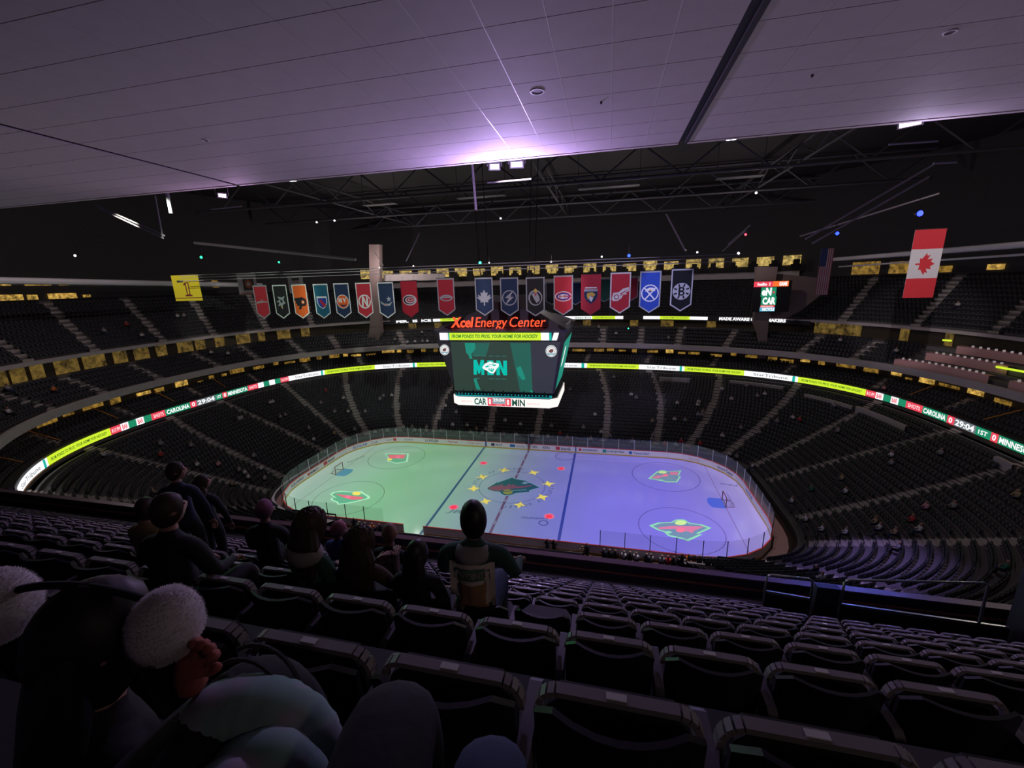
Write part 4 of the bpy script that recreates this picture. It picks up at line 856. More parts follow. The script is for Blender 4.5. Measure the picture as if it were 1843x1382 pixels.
def flat_banner(name, label, px, y, layers, M, cat='banner', yaw=0):
    """layers drawn in unit square (0..1, 0..1); px: four corners tl, tr, br, bl"""
    a = on_y(*px[0], y); b = on_y(*px[1], y); d = on_y(*px[3], y)
    z = (a.z+b.z)/2; t = thing(name, label, cat, ((a.x+b.x)/2, y, z), yaw); w = (b.x-a.x); h = z-d.z
    v, f, m = poly_art(layers)
    MB().box((-w/2, -.01, -h), (w/2, .01, 0)).build('cloth', M[layers[0][0]], t)
    mesh_obj('pattern', [((p.x-.5)*w, -.016, -h+p.y*h) for p in v], f, M, t, m)
    MB().tube([(-w/2-.05, 0, .02), (w/2+.05, 0, .02)], .03, 6).build('top_bar', M_DARK, t)
    return t
SQ = lambda a, b, c, d: [(a, b), (c, b), (c, d), (a, d)]
FR = [mat('flag_red', (.72, .035, .05), .8, vary=.06), mat('flag_white', (.74, .72, .74), .8, vary=.06), mat('flag_blue', (.03, .05, .16), .8, vary=.06), mat('flag_stripe_red', (.30, .06, .09), .8, vary=.06), mat('flag_stripe_white', (.52, .42, .47), .8, vary=.06)]
flat_banner('national_flag', 'tall flag with a red maple leaf turned on its side, at the right', ((1647, 416), (1705, 409), (1690, 537), (1632, 536)), -8, [(1, SQ(0, 0, 1, 1)), (0, SQ(0, .72, 1, 1)), (0, SQ(0, 0, 1, .29)), (0, [(.52+y*.50, .50-x*.26) for x, y in LEAF])], FR, 'flag')
us = [(4, SQ(0, 0, 1, 1))]+[(3, SQ(k/13, 0, (k+1)/13, 1)) for k in range(0, 13, 2)]+[(2, SQ(0, .62, .54, 1))]
flat_banner('national_flag', 'tall striped flag with blue canton hung beside the right pylon', ((1478, 448), (1502, 446), (1496, 531), (1474, 531)), 5, us, FR, 'flag')
YB = [mat('banner_yellow', (.92, .78, .03), .8, vary=.06), mat('banner_maroon', (.22, .03, .03), .8), mat('banner_dark', (.05, .05, .05), .8)]
flat_banner('anniversary_banner', 'yellow square banner with a big dark red number one at the left', ((306, 490), (357, 500), (362, 540), (313, 542)), -8, [(0, SQ(0, 0, 1, 1)), (1, SQ(0, .10, 1, .13)), (1, SQ(.46, .22, .60, .72)), (1, [(.38, .62), (.46, .72), (.46, .60)]), (0, SQ(.50, .26, .56, .68)), (1, SQ(.40, .18, .66, .23)), (2, SQ(.18, .72, .42, .80))], YB)
WB = [mat('banner_offwhite', (.46, .45, .47), .8, vary=.08), mat('banner_dark', (.05, .05, .05), .8), mat('banner_rust', (.35, .10, .06), .8)]
flat_banner('anniversary_banner', 'grey white banner with a dark round crest beyond the leftmost red pennant', ((425, 493), (459, 493), (460, 530), (428, 530)), 8, [(0, SQ(0, 0, 1, 1)), (1, SQ(.28, .2, .85, .82)), (2, circ(.56, .5, .2, 14, .22)), (0, circ(.56, .5, .1, 12, .1)), (2, SQ(.05, .02, .95, .06))], WB)
flat_banner('anniversary_banner', 'grey white banner with small dark print beyond the orange pennant', ((517, 496), (544, 496), (545, 528), (519, 528)), 8, [(0, SQ(0, 0, 1, 1)), (1, SQ(.25, .72, .75, .86)), (2, SQ(.3, .60, .8, .66))], WB)
# ------------------------------------------------------------------ rigging under the roof
def rig(name, label, pts, r, m=M_STEEL, cat='beam', group=None):
    return tag(MB().tube(pts, r, 8).build(name, m), label, cat, group)
for k, (z, yy) in enumerate(((28.75, -11), (29.35, -10.6), (29.05, -11.5))):
    a, b = on_y(322, 497-6*k, yy), on_y(1330, 462-6*k, yy)
    tag(MB().tube([(a.x, yy, z), (b.x, yy, z)], .035, 6).build('rigging_cable', M_STEEL), ('lowest of the three long cables that carry the pennants', 'topmost of the three long cables over the pennants', 'middle one of the three long cables over the pennants')[k], 'cable')
a, b = on_x(0, 505, -58), on_x(470, 513, -58); rig('roof_pipe', 'thick white pipe running along the left end under the roof', [a+(a-b)*.15, b], .42, M_PIPE, 'pipe')
a, b = on_x(1500, 467, 52), on_x(1843, 440, 52); rig('roof_pipe', 'thick white pipe behind the maple leaf flag, upper one', [b+(b-a)*.2, a], .33, M_PIPE, 'pipe')
a, b = on_x(1510, 480, 53), on_x(1843, 458, 53); rig('roof_pipe', 'thinner white pipe below the thick one at the right end', [b+(b-a)*.2, a], .13, M_PIPE, 'pipe')
def seg3(name, label, p0, p1, y, r, m=M_STEEL, cat='strut', y1=None): return rig(name, label, [on_y(*p0, y), on_y(*p1, y1 if y1 is not None else y)], r, m, cat)
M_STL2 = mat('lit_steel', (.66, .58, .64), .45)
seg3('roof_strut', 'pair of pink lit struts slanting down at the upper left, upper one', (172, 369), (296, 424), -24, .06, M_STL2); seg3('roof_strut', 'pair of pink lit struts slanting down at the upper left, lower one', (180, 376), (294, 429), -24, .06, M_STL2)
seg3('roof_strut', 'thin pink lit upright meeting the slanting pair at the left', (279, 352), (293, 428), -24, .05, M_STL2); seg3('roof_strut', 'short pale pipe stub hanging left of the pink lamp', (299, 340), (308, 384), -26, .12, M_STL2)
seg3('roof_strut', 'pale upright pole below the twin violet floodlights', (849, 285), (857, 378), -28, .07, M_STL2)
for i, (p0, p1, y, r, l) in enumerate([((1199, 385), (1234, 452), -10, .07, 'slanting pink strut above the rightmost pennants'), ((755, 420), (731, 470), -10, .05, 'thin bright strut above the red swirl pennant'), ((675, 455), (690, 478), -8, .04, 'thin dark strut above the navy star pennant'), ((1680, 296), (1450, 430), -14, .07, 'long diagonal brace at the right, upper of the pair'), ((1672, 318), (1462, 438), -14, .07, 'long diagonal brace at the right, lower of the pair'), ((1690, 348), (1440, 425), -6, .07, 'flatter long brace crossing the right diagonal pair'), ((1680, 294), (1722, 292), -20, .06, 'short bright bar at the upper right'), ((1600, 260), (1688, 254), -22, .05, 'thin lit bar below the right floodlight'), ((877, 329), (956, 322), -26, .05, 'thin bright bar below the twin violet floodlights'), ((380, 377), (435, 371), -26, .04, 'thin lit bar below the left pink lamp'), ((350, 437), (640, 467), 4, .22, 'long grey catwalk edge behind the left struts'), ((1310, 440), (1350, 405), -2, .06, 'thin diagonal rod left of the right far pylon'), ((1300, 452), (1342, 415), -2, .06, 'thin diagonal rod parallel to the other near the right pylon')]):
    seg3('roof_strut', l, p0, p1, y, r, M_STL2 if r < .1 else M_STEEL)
# dark roof trusses: chord, chord, web
def truss(label, a, b, h, m=M_DARK, n=10, r=.14):
    t = thing('roof_truss', label, 'truss', tuple(a)); a = Vector(a); b = Vector(b); d = b-a
    MB().tube([(0, 0, 0), tuple(d)], r, 6).build('chord', m, t); MB().tube([(0, 0, h), tuple(d+Vector((0, 0, h)))], r, 6).build('chord', m, t)
    w = None
    for k in range(n):
        p, q = d*(k/n), d*((k+1)/n)
        MB().tube([p if k % 2 else p+Vector((0, 0, h)), q+Vector((0, 0, h)) if k % 2 else q], r*.6, 5).build('web_bar', m, t)
M_TR = mat('truss_paint', (.10, .09, .11), .6)
for k, y in enumerate((-18, -2.5, 14, 30, 46)):
    truss('%s dark roof truss crossing above the ice from end to end' % ('nearest', 'second nearest', 'middle', 'second farthest', 'farthest')[k], (-60, y, 41.2), (60, y, 41.2), 4.2, M_TR, 22, .22)
for k, x in enumerate((-34, 3, 36)):
    truss('dark roof truss running towards the far side, %s' % ('left one', 'over the scoreboard', 'right one')[k], (x, -26, 41.6), (x, 56, 41.6), 2.2, M_TR, 16, .16)
for k, (x, w) in enumerate(((-26, 3), (-8, 4), (12, 4.5), (30, 3))):
    t = thing('catwalk', 'dark catwalk under the roof, %s from the left' % ('first', 'second', 'third', 'fourth')[k], 'catwalk', (x, 18, 41)); MB().box((-w, -.8, 0), (w, .8, .12)).build('deck', M_TR, t)
    MB().tube([(-w, -.8, 1.1), (w, -.8, 1.1)], .04).tube([(-w, .8, 1.1), (w, .8, 1.1)], .04).build('rail', M_TR, t); MB().tube([(-w, 0, 0), (-w, 0, 5)], .05).tube([(w, 0, 0), (w, 0, 5)], .05).build('hanger', M_TR, t)
# ------------------------------------------------------------------ lamps
def floodlight(label, pos, aim, cols, m_on, w=.16, h=.22, yaw=0):
    t = thing('led_floodlight', label, 'floodlight', tuple(pos)); d = (Vector(aim)-Vector(pos)); t.rotation_euler = d.to_track_quat('-Y', 'Z').to_euler()
    W_ = cols*w; MB().box((-W_/2-.05, .02, -h/2-.05), (W_/2+.05, .16, h/2+.05)).build('housing', M_BLACK, t)
    for k in range(cols):
        x = -W_/2+w*(k+.5); MB().box((x-w*.42, -.01, -h/2), (x+w*.42, .03, h/2)).build('led_module', m_on, t)
    MB().tube([(-W_/2-.1, .1, 0), (-W_/2-.1, .1, .5), (W_/2+.1, .1, .5), (W_/2+.1, .1, 0)], .02, 5).build('bracket', M_DARK, t)
GV = glow('flood_violet', (1.0, .80, 1.0), 6); GP = glow('flood_pink', (1.0, .66, .96), 5)
for (p, l) in zip(((890, 300), (930, 296)), ('left of the twin violet led floodlights at the ceiling edge', 'right of the twin violet led floodlights at the ceiling edge')):
    floodlight(l, on_y(*p, -34.6), (12.3, -51, 24), 4 if p[0] < 900 else 5, GV, .085, .17)
floodlight('pink led floodlight at the ceiling edge, upper left', on_y(400, 352, -34), (12.3, -51, 24), 3, GP, .10, .14)
floodlight('pink led floodlight bar at the upper right under the ceiling edge', on_y(1638, 223, -34.6), (12.3, -48, 18), 6, GP, .085, .13)
def show_lamp(label, p, y, col, s, r=.16, grp=None):
    c = on_y(*p, y); t = thing('stage_lamp', label, 'lamp', tuple(c), 0, grp)
    MB().tube([(0, .5, .12), (0, .06, .02)], [r*.8, r*1.15], 10).build('can', M_BLACK, t)
    mb = MB(); sphere_mb(mb, (0, 0, 0), (r, .10, r), 10, 6); mb.build('lens', glow('lens_%d_%d_%d' % tuple(int(c_*100) for c_ in col), col, s), t)
    MB().tube([(0, .3, .1), (0, .3, 1.1)], .03, 5).build('yoke', M_DARK, t)
for p, y, col, l in [((362, 463), -10, (.02, 1, .28), 'green stage lamp above the yellow banner'), ((502, 472), -10, (.02, 1, .30), 'green stage lamp above the second pennant from the left'), ((864, 473), -10, (.04, .9, .4), 'green stage lamp above the maple leaf pennant'), ((1132, 460), -10, (.02, .06, 1), 'blue stage lamp above the winged wheel pennant'), ((1507, 420), -10, (.02, .05, 1), 'blue stage lamp above the striped flag'), ((1656, 384), -10, (.03, .05, 1), 'large blue stage lamp above the maple leaf flag'), ((1131, 591), 40, (.02, .9, .4), 'tiny green light on the far upper deck right of the scoreboard'), ((1342, 422), 10, (1, .05, .08), 'tiny red light under the roof left of the right pylon')]:
    show_lamp(l, p, y, col, 5, .09 if p in ((502, 472),) else (.22 if p[0] == 1656 else .14))
for p, y, l in [((683, 482), 30, 'left of two white house lamps above the navy star pennant'), ((744, 479), 30, 'white house lamp above the red swirl pennant'), ((880, 473), 30, 'white house lamp beside the green stage lamp over the scoreboard'), ((992, 471), 30, 'white house lamp above the letter oval pennant'), ((1083, 462), 30, 'white house lamp left of the blue stage lamp'), ((1255, 454), 30, 'white house lamp above the rightmost pennant'), ((135, 460), -18, 'small white lamp high over the left end seats'), ((1361, 347), 0, 'lone white lamp high under the roof at the right'), ((901, 393), 0, 'white lamp in the middle of the dark roof'), ((570, 400), 0, 'left of two pale lamp boxes in the dark roof'), ((602, 397), 0, 'right of two pale lamp boxes in the dark roof'), ((1329, 456), 10, 'white lamp among rods left of the right pylon'), ((683, 532), 40, 'white lamp on the left far pylon')]:
    show_lamp(l, p, y, (.95, .93, 1.0), 2.6 if p[0] not in (570, 602) else 1.0, .17 if y > 5 else .12)
# ------------------------------------------------------------------ loge tables in the right end upper deck
M_LOGE = mat('loge_counter', (.82, .45, .44), .6, vary=.1)
def ring_box(name, R, z0, z1, d, s0, s1, N, m, **kw):
    a = R; b = (R[0]+d, R[1]+d, R[2])
    return loft(name, [(*a, z0), (*a, z1), (*b, z1), (*b, z0), (*a, z0)], s0, s1, N, m, **kw)
for k, (s0, s1) in enumerate(((-.30, .235), (-.30, .205), (-.30, .18))):
    R = (55.9+1.75*k, 38.6+1.95*k, 2.43); z = 14.3+1.15*k
    loft('loge_floor', [(R[0], R[1], R[2], z), (R[0]+1.75, R[1]+1.95, R[2], z), (R[0]+1.75, R[1]+1.95, R[2], z+1.15)], s0, s1, 24, M_DARK)
    for j, (a, b) in enumerate(((s0, .055), (.085, s1))):
        t = loft('loge_counter', [(R[0]+.1, R[1]+.1, R[2], z), (R[0]+.1, R[1]+.1, R[2], z+1.0), (R[0]+.75, R[1]+.75, R[2], z+1.05), (R[0]+.75, R[1]+.75, R[2], z+.95)], a, b, 20, M_LOGE, kind='thing')
        tag(t, 'rose loge counter at the right end, %s tier, %s the gap' % (('lowest', 'middle', 'topmost')[k], ('right of', 'left of')[j]), 'counter')
    s = max(s0, -.06)
    while s < s1-.01:
        x, y = ring(R[0]+.35, R[1]+.35, R[2], s); h = heading(R, s)
        if abs(s-.07) > .02:
            mb = MB().box((x-.09, y-.09, z+1.05), (x+.09, y+.09, z+1.28))
            tag(mb.build('table_lamp', glow('loge_monitor', (.75, .62, .64), .35)), 'small pale lamp, %s from the left on the %s rose loge counter' % (nth(int((s1-s)/.0105)+1), ('lowest', 'middle', 'topmost')[k]), 'table lamp', 'table lamps on the loge counters')
        s += .0105
for k, (u, vv, lab) in enumerate(((1490+235, 676, 'green lit menu board on the lowest loge counter'),)):
    p = on_x(u, vv, 56.1); MB().box((p.x-.15, p.y-.7, p.z-.6), (p.x+.1, p.y+.7, p.z+.6)).build('menu_board', glow('menu_green', (.05, .22, .16), .8)); tag(bpy.context.scene.objects['menu_board'], lab, 'board')
for u0, v0, u1, v1, l in ((1793, 660, 1843, 669, 'long lime lit strip on the middle loge counter'), (1697, 612, 1712, 613, 'short lime lit strip on the topmost loge counter')):
    a, b = on_x(u0, v0, 57.8), on_x(u1, v1, 57.8); tag(MB().beam(a, b, .12, .22).build('light_strip', G_LIME), l, 'light strip')
# ------------------------------------------------------------------ all far seats: thousands, joined
def seat_block(rows, name='stadium_seating'):
    n = len(rows); BX = []
    for (x0, x1, y0, y1, z0, z1, lean) in ((-.235, .235, -.16, -.10, .33, .86, .07), (-.215, .215, -.05, .03, .38, .70, .03)):
        BX.append([(x0, y0, z0), (x1, y0, z0), (x1, y1, z0), (x0, y1, z0), (x0, y0-lean, z1), (x1, y0-lean, z1), (x1, y1-lean, z1), (x0, y1-lean, z1)])
    base = np.array(BX, float).reshape(-1, 3)
    P = np.array([(r[0], r[1], r[2]) for r in rows]); F = np.array([tuple(r[3]) for r in rows]); Rr = np.stack([F[:, 1], -F[:, 0]], 1)
    V = np.empty((n, 16, 3)); V[..., 0] = P[:, None, 0]+Rr[:, None, 0]*base[None, :, 0]+F[:, None, 0]*base[None, :, 1]
    V[..., 1] = P[:, None, 1]+Rr[:, None, 1]*base[None, :, 0]+F[:, None, 1]*base[None, :, 1]; V[..., 2] = P[:, None, 2]+base[None, :, 2]
    q = np.array([(4, 5, 6, 7), (0, 1, 5, 4), (1, 2, 6, 5), (2, 3, 7, 6), (3, 0, 4, 7)]); q = np.concatenate([q, q+8])
    Q = (np.arange(n)[:, None, None]*16+q[None]).reshape(-1, 4)
    me = bpy.data.meshes.new(name); me.vertices.add(n*16); me.vertices.foreach_set('co', V.reshape(-1))
    me.loops.add(Q.size); me.loops.foreach_set('vertex_index', Q.reshape(-1).astype(np.int32)); me.polygons.add(len(Q))
    me.polygons.foreach_set('loop_start', np.arange(0, Q.size, 4, dtype=np.int32)); me.update(calc_edges=True); me.materials.append(M_SEAT)
    return me
# our own deck ------------------------------------------------------
PITCH_X, RUN, RISE = .53, .985, .7555
def bar_y(k): return -50.3+RUN*(k-1)
def bar_z(k): return 26.28-RISE*(k-1)
def tread(k): return bar_z(k)-.715
NK = 12
mb = MB()
vs = []; pr = [(-54.2, 28.6)]
for k in range(-2, NK+1): pr += [(bar_y(k)-.35, tread(k-1) if k > -2 else 28.6), (bar_y(k)-.35, tread(k))]
pr += [(bar_y(NK)+.75, tread(NK)), (bar_y(NK)+.75, 16.3), (-37.1, 16.3)]
vs = [(x, y, z) for x in (-34, 48) for y, z in pr]; n = len(pr)
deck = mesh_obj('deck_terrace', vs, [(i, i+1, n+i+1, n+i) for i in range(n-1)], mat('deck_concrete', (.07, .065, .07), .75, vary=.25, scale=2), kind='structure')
mb = MB().box((-34, -37.15, 12.6), (48, -36.98, 17.0)); wf = mb.build('wall_front', mat('front_wall_paint', (.06, .05, .07), .6), kind='structure')
MB().box((-34, -37.2, 17.0), (48, -36.93, 17.06)).build('wall_cap', mat('wall_cap_metal', (.20, .13, .14), .4), wf)
MB().box((-34, -37.23, 16.62), (48, -37.15, 16.66)).build('wall_strip', mat('wall_strip_metal', (.35, .14, .10), .4), wf)
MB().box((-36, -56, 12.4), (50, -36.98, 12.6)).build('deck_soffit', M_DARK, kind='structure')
mesh_obj('wall_back', [(-40, -55.5, 12), (52, -55.5, 12), (52, -55.5, 32), (-40, -55.5, 32)], [(0, 1, 2, 3)], M_DARK, kind='structure')
# guard rails with dark parapets over the tunnel at the right
M_RAIL = mat('brushed_rail', (.46, .52, .42), .28, metal=.7)
M_PAR = mat('parapet_dark', (.020, .017, .024), .5)
for x0, x1, zp0, zp1, zt0, zt1, lab in ((16.86, 18.02, 18.79, 18.71, 19.36, 19.37, 'short steel guard rail on a dark parapet, near the violet end of the wall'), (18.74, 22.5, 18.67, 18.58, 19.48, 19.82, 'long steel guard rail on a dark parapet at the right')):
    t = thing('guard_rail', lab, 'railing', (x0, -40, tread(NK)-.9)); o = t.location
    def L(x, y, z): return (x-o.x, y-o.y, z-o.z)
    MB().add([L(x0, -40.05, o.z), L(x1, -40.05, o.z), L(x1, -40.05, zp1), L(x0, -40.05, zp0), L(x0, -39.93, o.z), L(x1, -39.93, o.z), L(x1, -39.93, zp1), L(x0, -39.93, zp0)], [(0, 1, 2, 3), (7, 6, 5, 4), (3, 2, 6, 7), (0, 3, 7, 4), (1, 5, 6, 2)]).build('parapet', M_PAR, t)
    MB().beam(L(x0, -39.99, zp0+.02), L(x1, -39.99, zp1+.02), .05, .05).build('parapet_cap', M_RAIL, t)
    xe = x1-.75 if x1 > 20 else x1-.12
    MB().tube([L(x0, -40, zp0), L(x0+.01, -40, zt0-.10), L(x0+.04, -40, zt0-.03), L(x0+.12, -40, zt0), L(xe, -40, zt1), L(xe+.10, -40, zt1-.06), L(xe+.12, -40, zp1)], .032, 8).build('hand_rail', M_RAIL, t, smooth=True)
mb = MB().box((18.1, -40.08, 15.8), (18.66, -39.9, 19.2)); mb.build('pillar', M_PAR, kind='structure')
MB().box((22.6, -40.3, 15.8), (22.95, -39.8, 20.2)).build('pillar', M_PAR, kind='structure')
# seat of our deck, built once, then copied
M_BACK = mat('near_seat_shell', (.016, .016, .022), .38, spec=.45, vary=.15)
M_PAN2 = mat('near_seat_pan', (.020, .019, .024), .6, vary=.2)
M_BAR = mat('seat_edge_trim', (.30, .27, .28), .42, vary=.12, scale=9)
M_ARM = mat('armrest_plastic', (.15, .13, .155), .5, vary=.15)
M_PLATE = mat('number_plate', (.93, .93, .86), .22, spec=.8)
def shell_mesh():
    cols, rows_ = 9, 5; vs = []; fs = []
    for side in (0, 1):
        for j in range(rows_):
            for i in range(cols):
                u = -1+2*i/(cols-1); w = j/(rows_-1)
                z = .30+(.470-.06*max(0, abs(u)-.84)/.16)*w
                y = -.135+.095*u*u-.045*w+(.020 if side else 0)
                vs.append((u*.236, y, z))
        o = side*cols*rows_
        for j in range(rows_-1):
            for i in range(cols-1):
                a = o+j*cols+i; f = (a, a+1, a+cols+1, a+cols); fs.append(f if not side else f[::-1])
    N = cols*rows_
    for i in range(cols-1):
        fs.append((N-cols+i, N-cols+i+1, 2*N-cols+i+1, 2*N-cols+i)); fs.append((i+1, i, N+i, N+i+1))
    for j in range(rows_-1):
        fs.append((j*cols+cols, j*cols, N+j*cols, N+j*cols+cols)); a = j*cols+cols-1; fs.append((a, a+cols, N+a+cols, N+a))
    return vs, fs
def rbox(hw, r, n=4):      # rounded bar outline in x-y
    pass
def pan_mesh(mb, folded=True):
    if folded: mb.prism([(-.215, .36), (.215, .36), (.225, .60), (.205, .66), (.17, .69), (-.17, .69), (-.205, .66), (-.225, .60)], -.03, .03, lambda a, b, d: (a, d+.02+(.69-b)*-.12, b))
    else: mb.prism([(-.215, .05), (.215, .05), (.225, -.28), (.17, -.36), (-.17, -.36), (-.225, -.28)], .38, .46, lambda a, b, d: (a, -b-.06, d))
def trim_mesh(mb):
    # flat edge of the folded pan: a pale bar whose ends bend down
    pts = [(-.231, .62), (-.228, .650), (-.216, .676), (-.200, .690), (-.180, .697), (.180, .697), (.200, .690), (.216, .676), (.228, .650), (.231, .62)]
    for (x0, z0), (x1, z1) in zip(pts, pts[1:]):
        n = Vector((z0-z1, x1-x0)).normalized()*.020
        vs = [(x, y, z) for y in (-.019, .019) for x, z in ((x0, z0), (x1, z1), (x1+n.x, z1+n.y), (x0+n.x, z0+n.y))]
        mb.add(vs, [(0, 3, 2, 1), (4, 5, 6, 7), (0, 1, 5, 4), (1, 2, 6, 5), (2, 3, 7, 6), (3, 0, 4, 7)])
def arm_mesh(mb):
    mb.prism([(-.17, 0), (-.10, 0), (-.06, .40), (.14, .50), (.16, .55), (.12, .585), (-.15, .60), (-.19, .575), (-.16, .40)], (.2415), .2865, lambda a, b, d: (d, a, b))
SRC = {}
def make_seat(folded):
    t = thing('stadium_seat', 'x', 'seat')
    v, f = shell_mesh(); mesh_obj('backrest', v, f, M_BACK, t, smooth=False)
    mb = MB(); pan_mesh(mb, folded); p = mb.build('seat_pan', M_PAN2, t)
    if folded:
        mb = MB(); trim_mesh(mb); mb.build('edge_trim', M_BAR, p)
        MB().box((-.030, -.011, .7165), (.030, .011, .7205)).build('number_plate', M_PLATE, p)
    mb = MB(); arm_mesh(mb); mb.build('armrest', M_ARM, t)
    MB().box((-.22, -.10, 0), (-.17, -.04, .40)).box((.17, -.10, 0), (.22, -.04, .40)).box((-.22, -.09, .34), (.22, -.05, .39)).build('bracket', M_BLACK, t)
    return t
def copy_tree(src, loc):
    r = src.copy(); COL.objects.link(r); r.location = loc
    for ch in src.children:
        c = ch.copy(); COL.objects.link(c); c.parent = r
        for g in ch.children:
            d = g.copy(); COL.objects.link(d); d.parent = c
    return r
OCC = {(3, -1): 0, (3, -2): 0, (3, -3): 0, (3, -4): 0, (4, -3): 0, (5, -4): 0, (5, -5): 0, (7, -9): 0}
def sx(j): return 12.36+PITCH_X*j
cand = []
for k in range(1, NK+1):
    for j in range(-75, 60):
        x = sx(j)
        if k >= 9 and 16.3 < x < 23.2: continue
        if not -33 < x < 47: continue
        q = project((x, bar_y(k), bar_z(k)))
        if q[2] < .3 or not (-90 < q[0] < W+90 and 0 < q[1] < H+120): continue
        cand.append((q[2], k, j, q[0]))
cand.sort()
near_seats = cand[:300]; rest = cand[300:]
byrow = {}
for d, k, j, u in near_seats: byrow.setdefault(k, []).append(j)
ORD = ['zeroth', 'first', 'second', 'third', 'fourth', 'fifth', 'sixth', 'seventh', 'eighth', 'ninth', 'tenth', 'eleventh', 'twelfth']
srcs = {True: None, False: None}
for k in sorted(byrow):
    js = sorted(byrow[k])
    for i, j in enumerate(js):
        fo = (k, j) not in OCC; loc = (sx(j), bar_y(k), tread(k))
        if srcs[fo] is None: srcs[fo] = t = make_seat(fo); t.location = loc
        else: t = copy_tree(srcs[fo], loc)
        t['label'] = 'black %s stadium seat, %s row down from the viewer, %s from the left' % ('folded' if fo else 'occupied', ORD[k], nth(i+1)); t['group'] = 'seats of our deck'
# what is left of our deck plus every seat of the bowl
ST = [(x, y, z, h) for x, y, z, h, zone, row, s in SEATS if not (zone == 'up1' and loge(s))]
ST += [(sx(j), bar_y(k), tread(k), Vector((0, 1))) for d, k, j, u in rest]
o = bpy.data.objects.new('stadium_seating', seat_block(ST)); link(o, None, kind='stuff', label='thousands of dark folding seats in rows all round the arena bowl', category='seats')
# ------------------------------------------------------------------ people
SKIN = mat('skin_tone', (.46, .25, .19), .55, vary=.06)
EYE = mat('eye_dark', (.02, .015, .015), .2, vary=0)
SHOE = mat('shoe_dark', (.03, .03, .032), .6)
def cloth(name, col, rough=.85): return mat('cloth_'+name, col, rough, vary=.22, scale=14, bump=.25)
def tmp_eval(verts, edges, radii, root, sub=1):
    me = bpy.data.meshes.new('skin_tmp'); me.from_pydata(verts, edges, []); o = bpy.data.objects.new('skin_tmp', me); COL.objects.link(o)
    m = o.modifiers.new('s', 'SKIN'); m.use_smooth_shade = True; m.branch_smoothing = .4
    for i, sv in enumerate(me.skin_vertices[0].data):
        sv.radius = (radii[i], radii[i]); sv.use_root = (i == root)
    if sub: o.modifiers.new('u', 'SUBSURF').levels = sub
    dg = bpy.context.evaluated_depsgraph_get(); ev = o.evaluated_get(dg); r = ev.to_mesh()
    out = ([v.co.copy() for v in r.vertices], [tuple(p.vertices) for p in r.polygons])
    ev.to_mesh_clear(); bpy.data.objects.remove(o); bpy.data.meshes.remove(me)
    return out
def head_geo(c, s, turn=0, nod=0, nu=20, nv=14):
    """face looks along +y before turning; nose, brow, chin, eye sockets and ears are shaped on the sphere"""
    R = Matrix.Rotation(turn, 3, 'Z') @ Matrix.Rotation(nod, 3, 'X'); vs = []; fs = []; mi = []
    def P(a, b):
        d = Vector((math.cos(b)*math.sin(a), math.cos(b)*math.cos(a), math.sin(b)))
        r = Vector((.077*d.x, .096*d.y, .118*d.z))
        f = d.y
        if f > 0:
            g = lambda ax, az, w: math.exp(-((math.atan2(d.x, d.y)-ax)**2+(b-az)**2)/w)
            r += Vector((0, 1, 0))*(.026*g(0, -.12, .025)+.012*g(0, .05, .02)+.012*g(0, -.85, .06)+.008*g(0, -.48, .02)-.011*g(.38, .10, .02)-.011*g(-.38, .10, .02)+.006*g(.38, .33, .03)+.006*g(-.38, .33, .03))
        if d.z < -.3: r.x *= 1-.35*(-.3-d.z); r.y *= 1-.12*(-.3-d.z)
        e = math.exp(-((abs(d.x)-1)**2)/.004-(b*b)/.05)
        r.x += math.copysign(.018*e, d.x); r.y -= .006*e
        return c+R @ (r*s)
    vs.append(P(0, -PI/2))
    for j in range(1, nv):
        for i in range(nu): vs.append(P(2*PI*i/nu, -PI/2+PI*j/nv))
    vs.append(P(0, PI/2)); t = len(vs)-1
    for i in range(nu):
        fs.append((0, 1+i, 1+(i+1) % nu)); fs.append((t, t-nu+(i+1) % nu, t-nu+i))
        for j in range(nv-2): k = 1+j*nu; fs.append((k+i, k+nu+i, k+nu+(i+1) % nu, k+(i+1) % nu))
    eyes = [c+R @ (Vector((sx_*.030, .083, .014))*s) for sx_ in (-1, 1)]
    return vs, fs, eyes, R
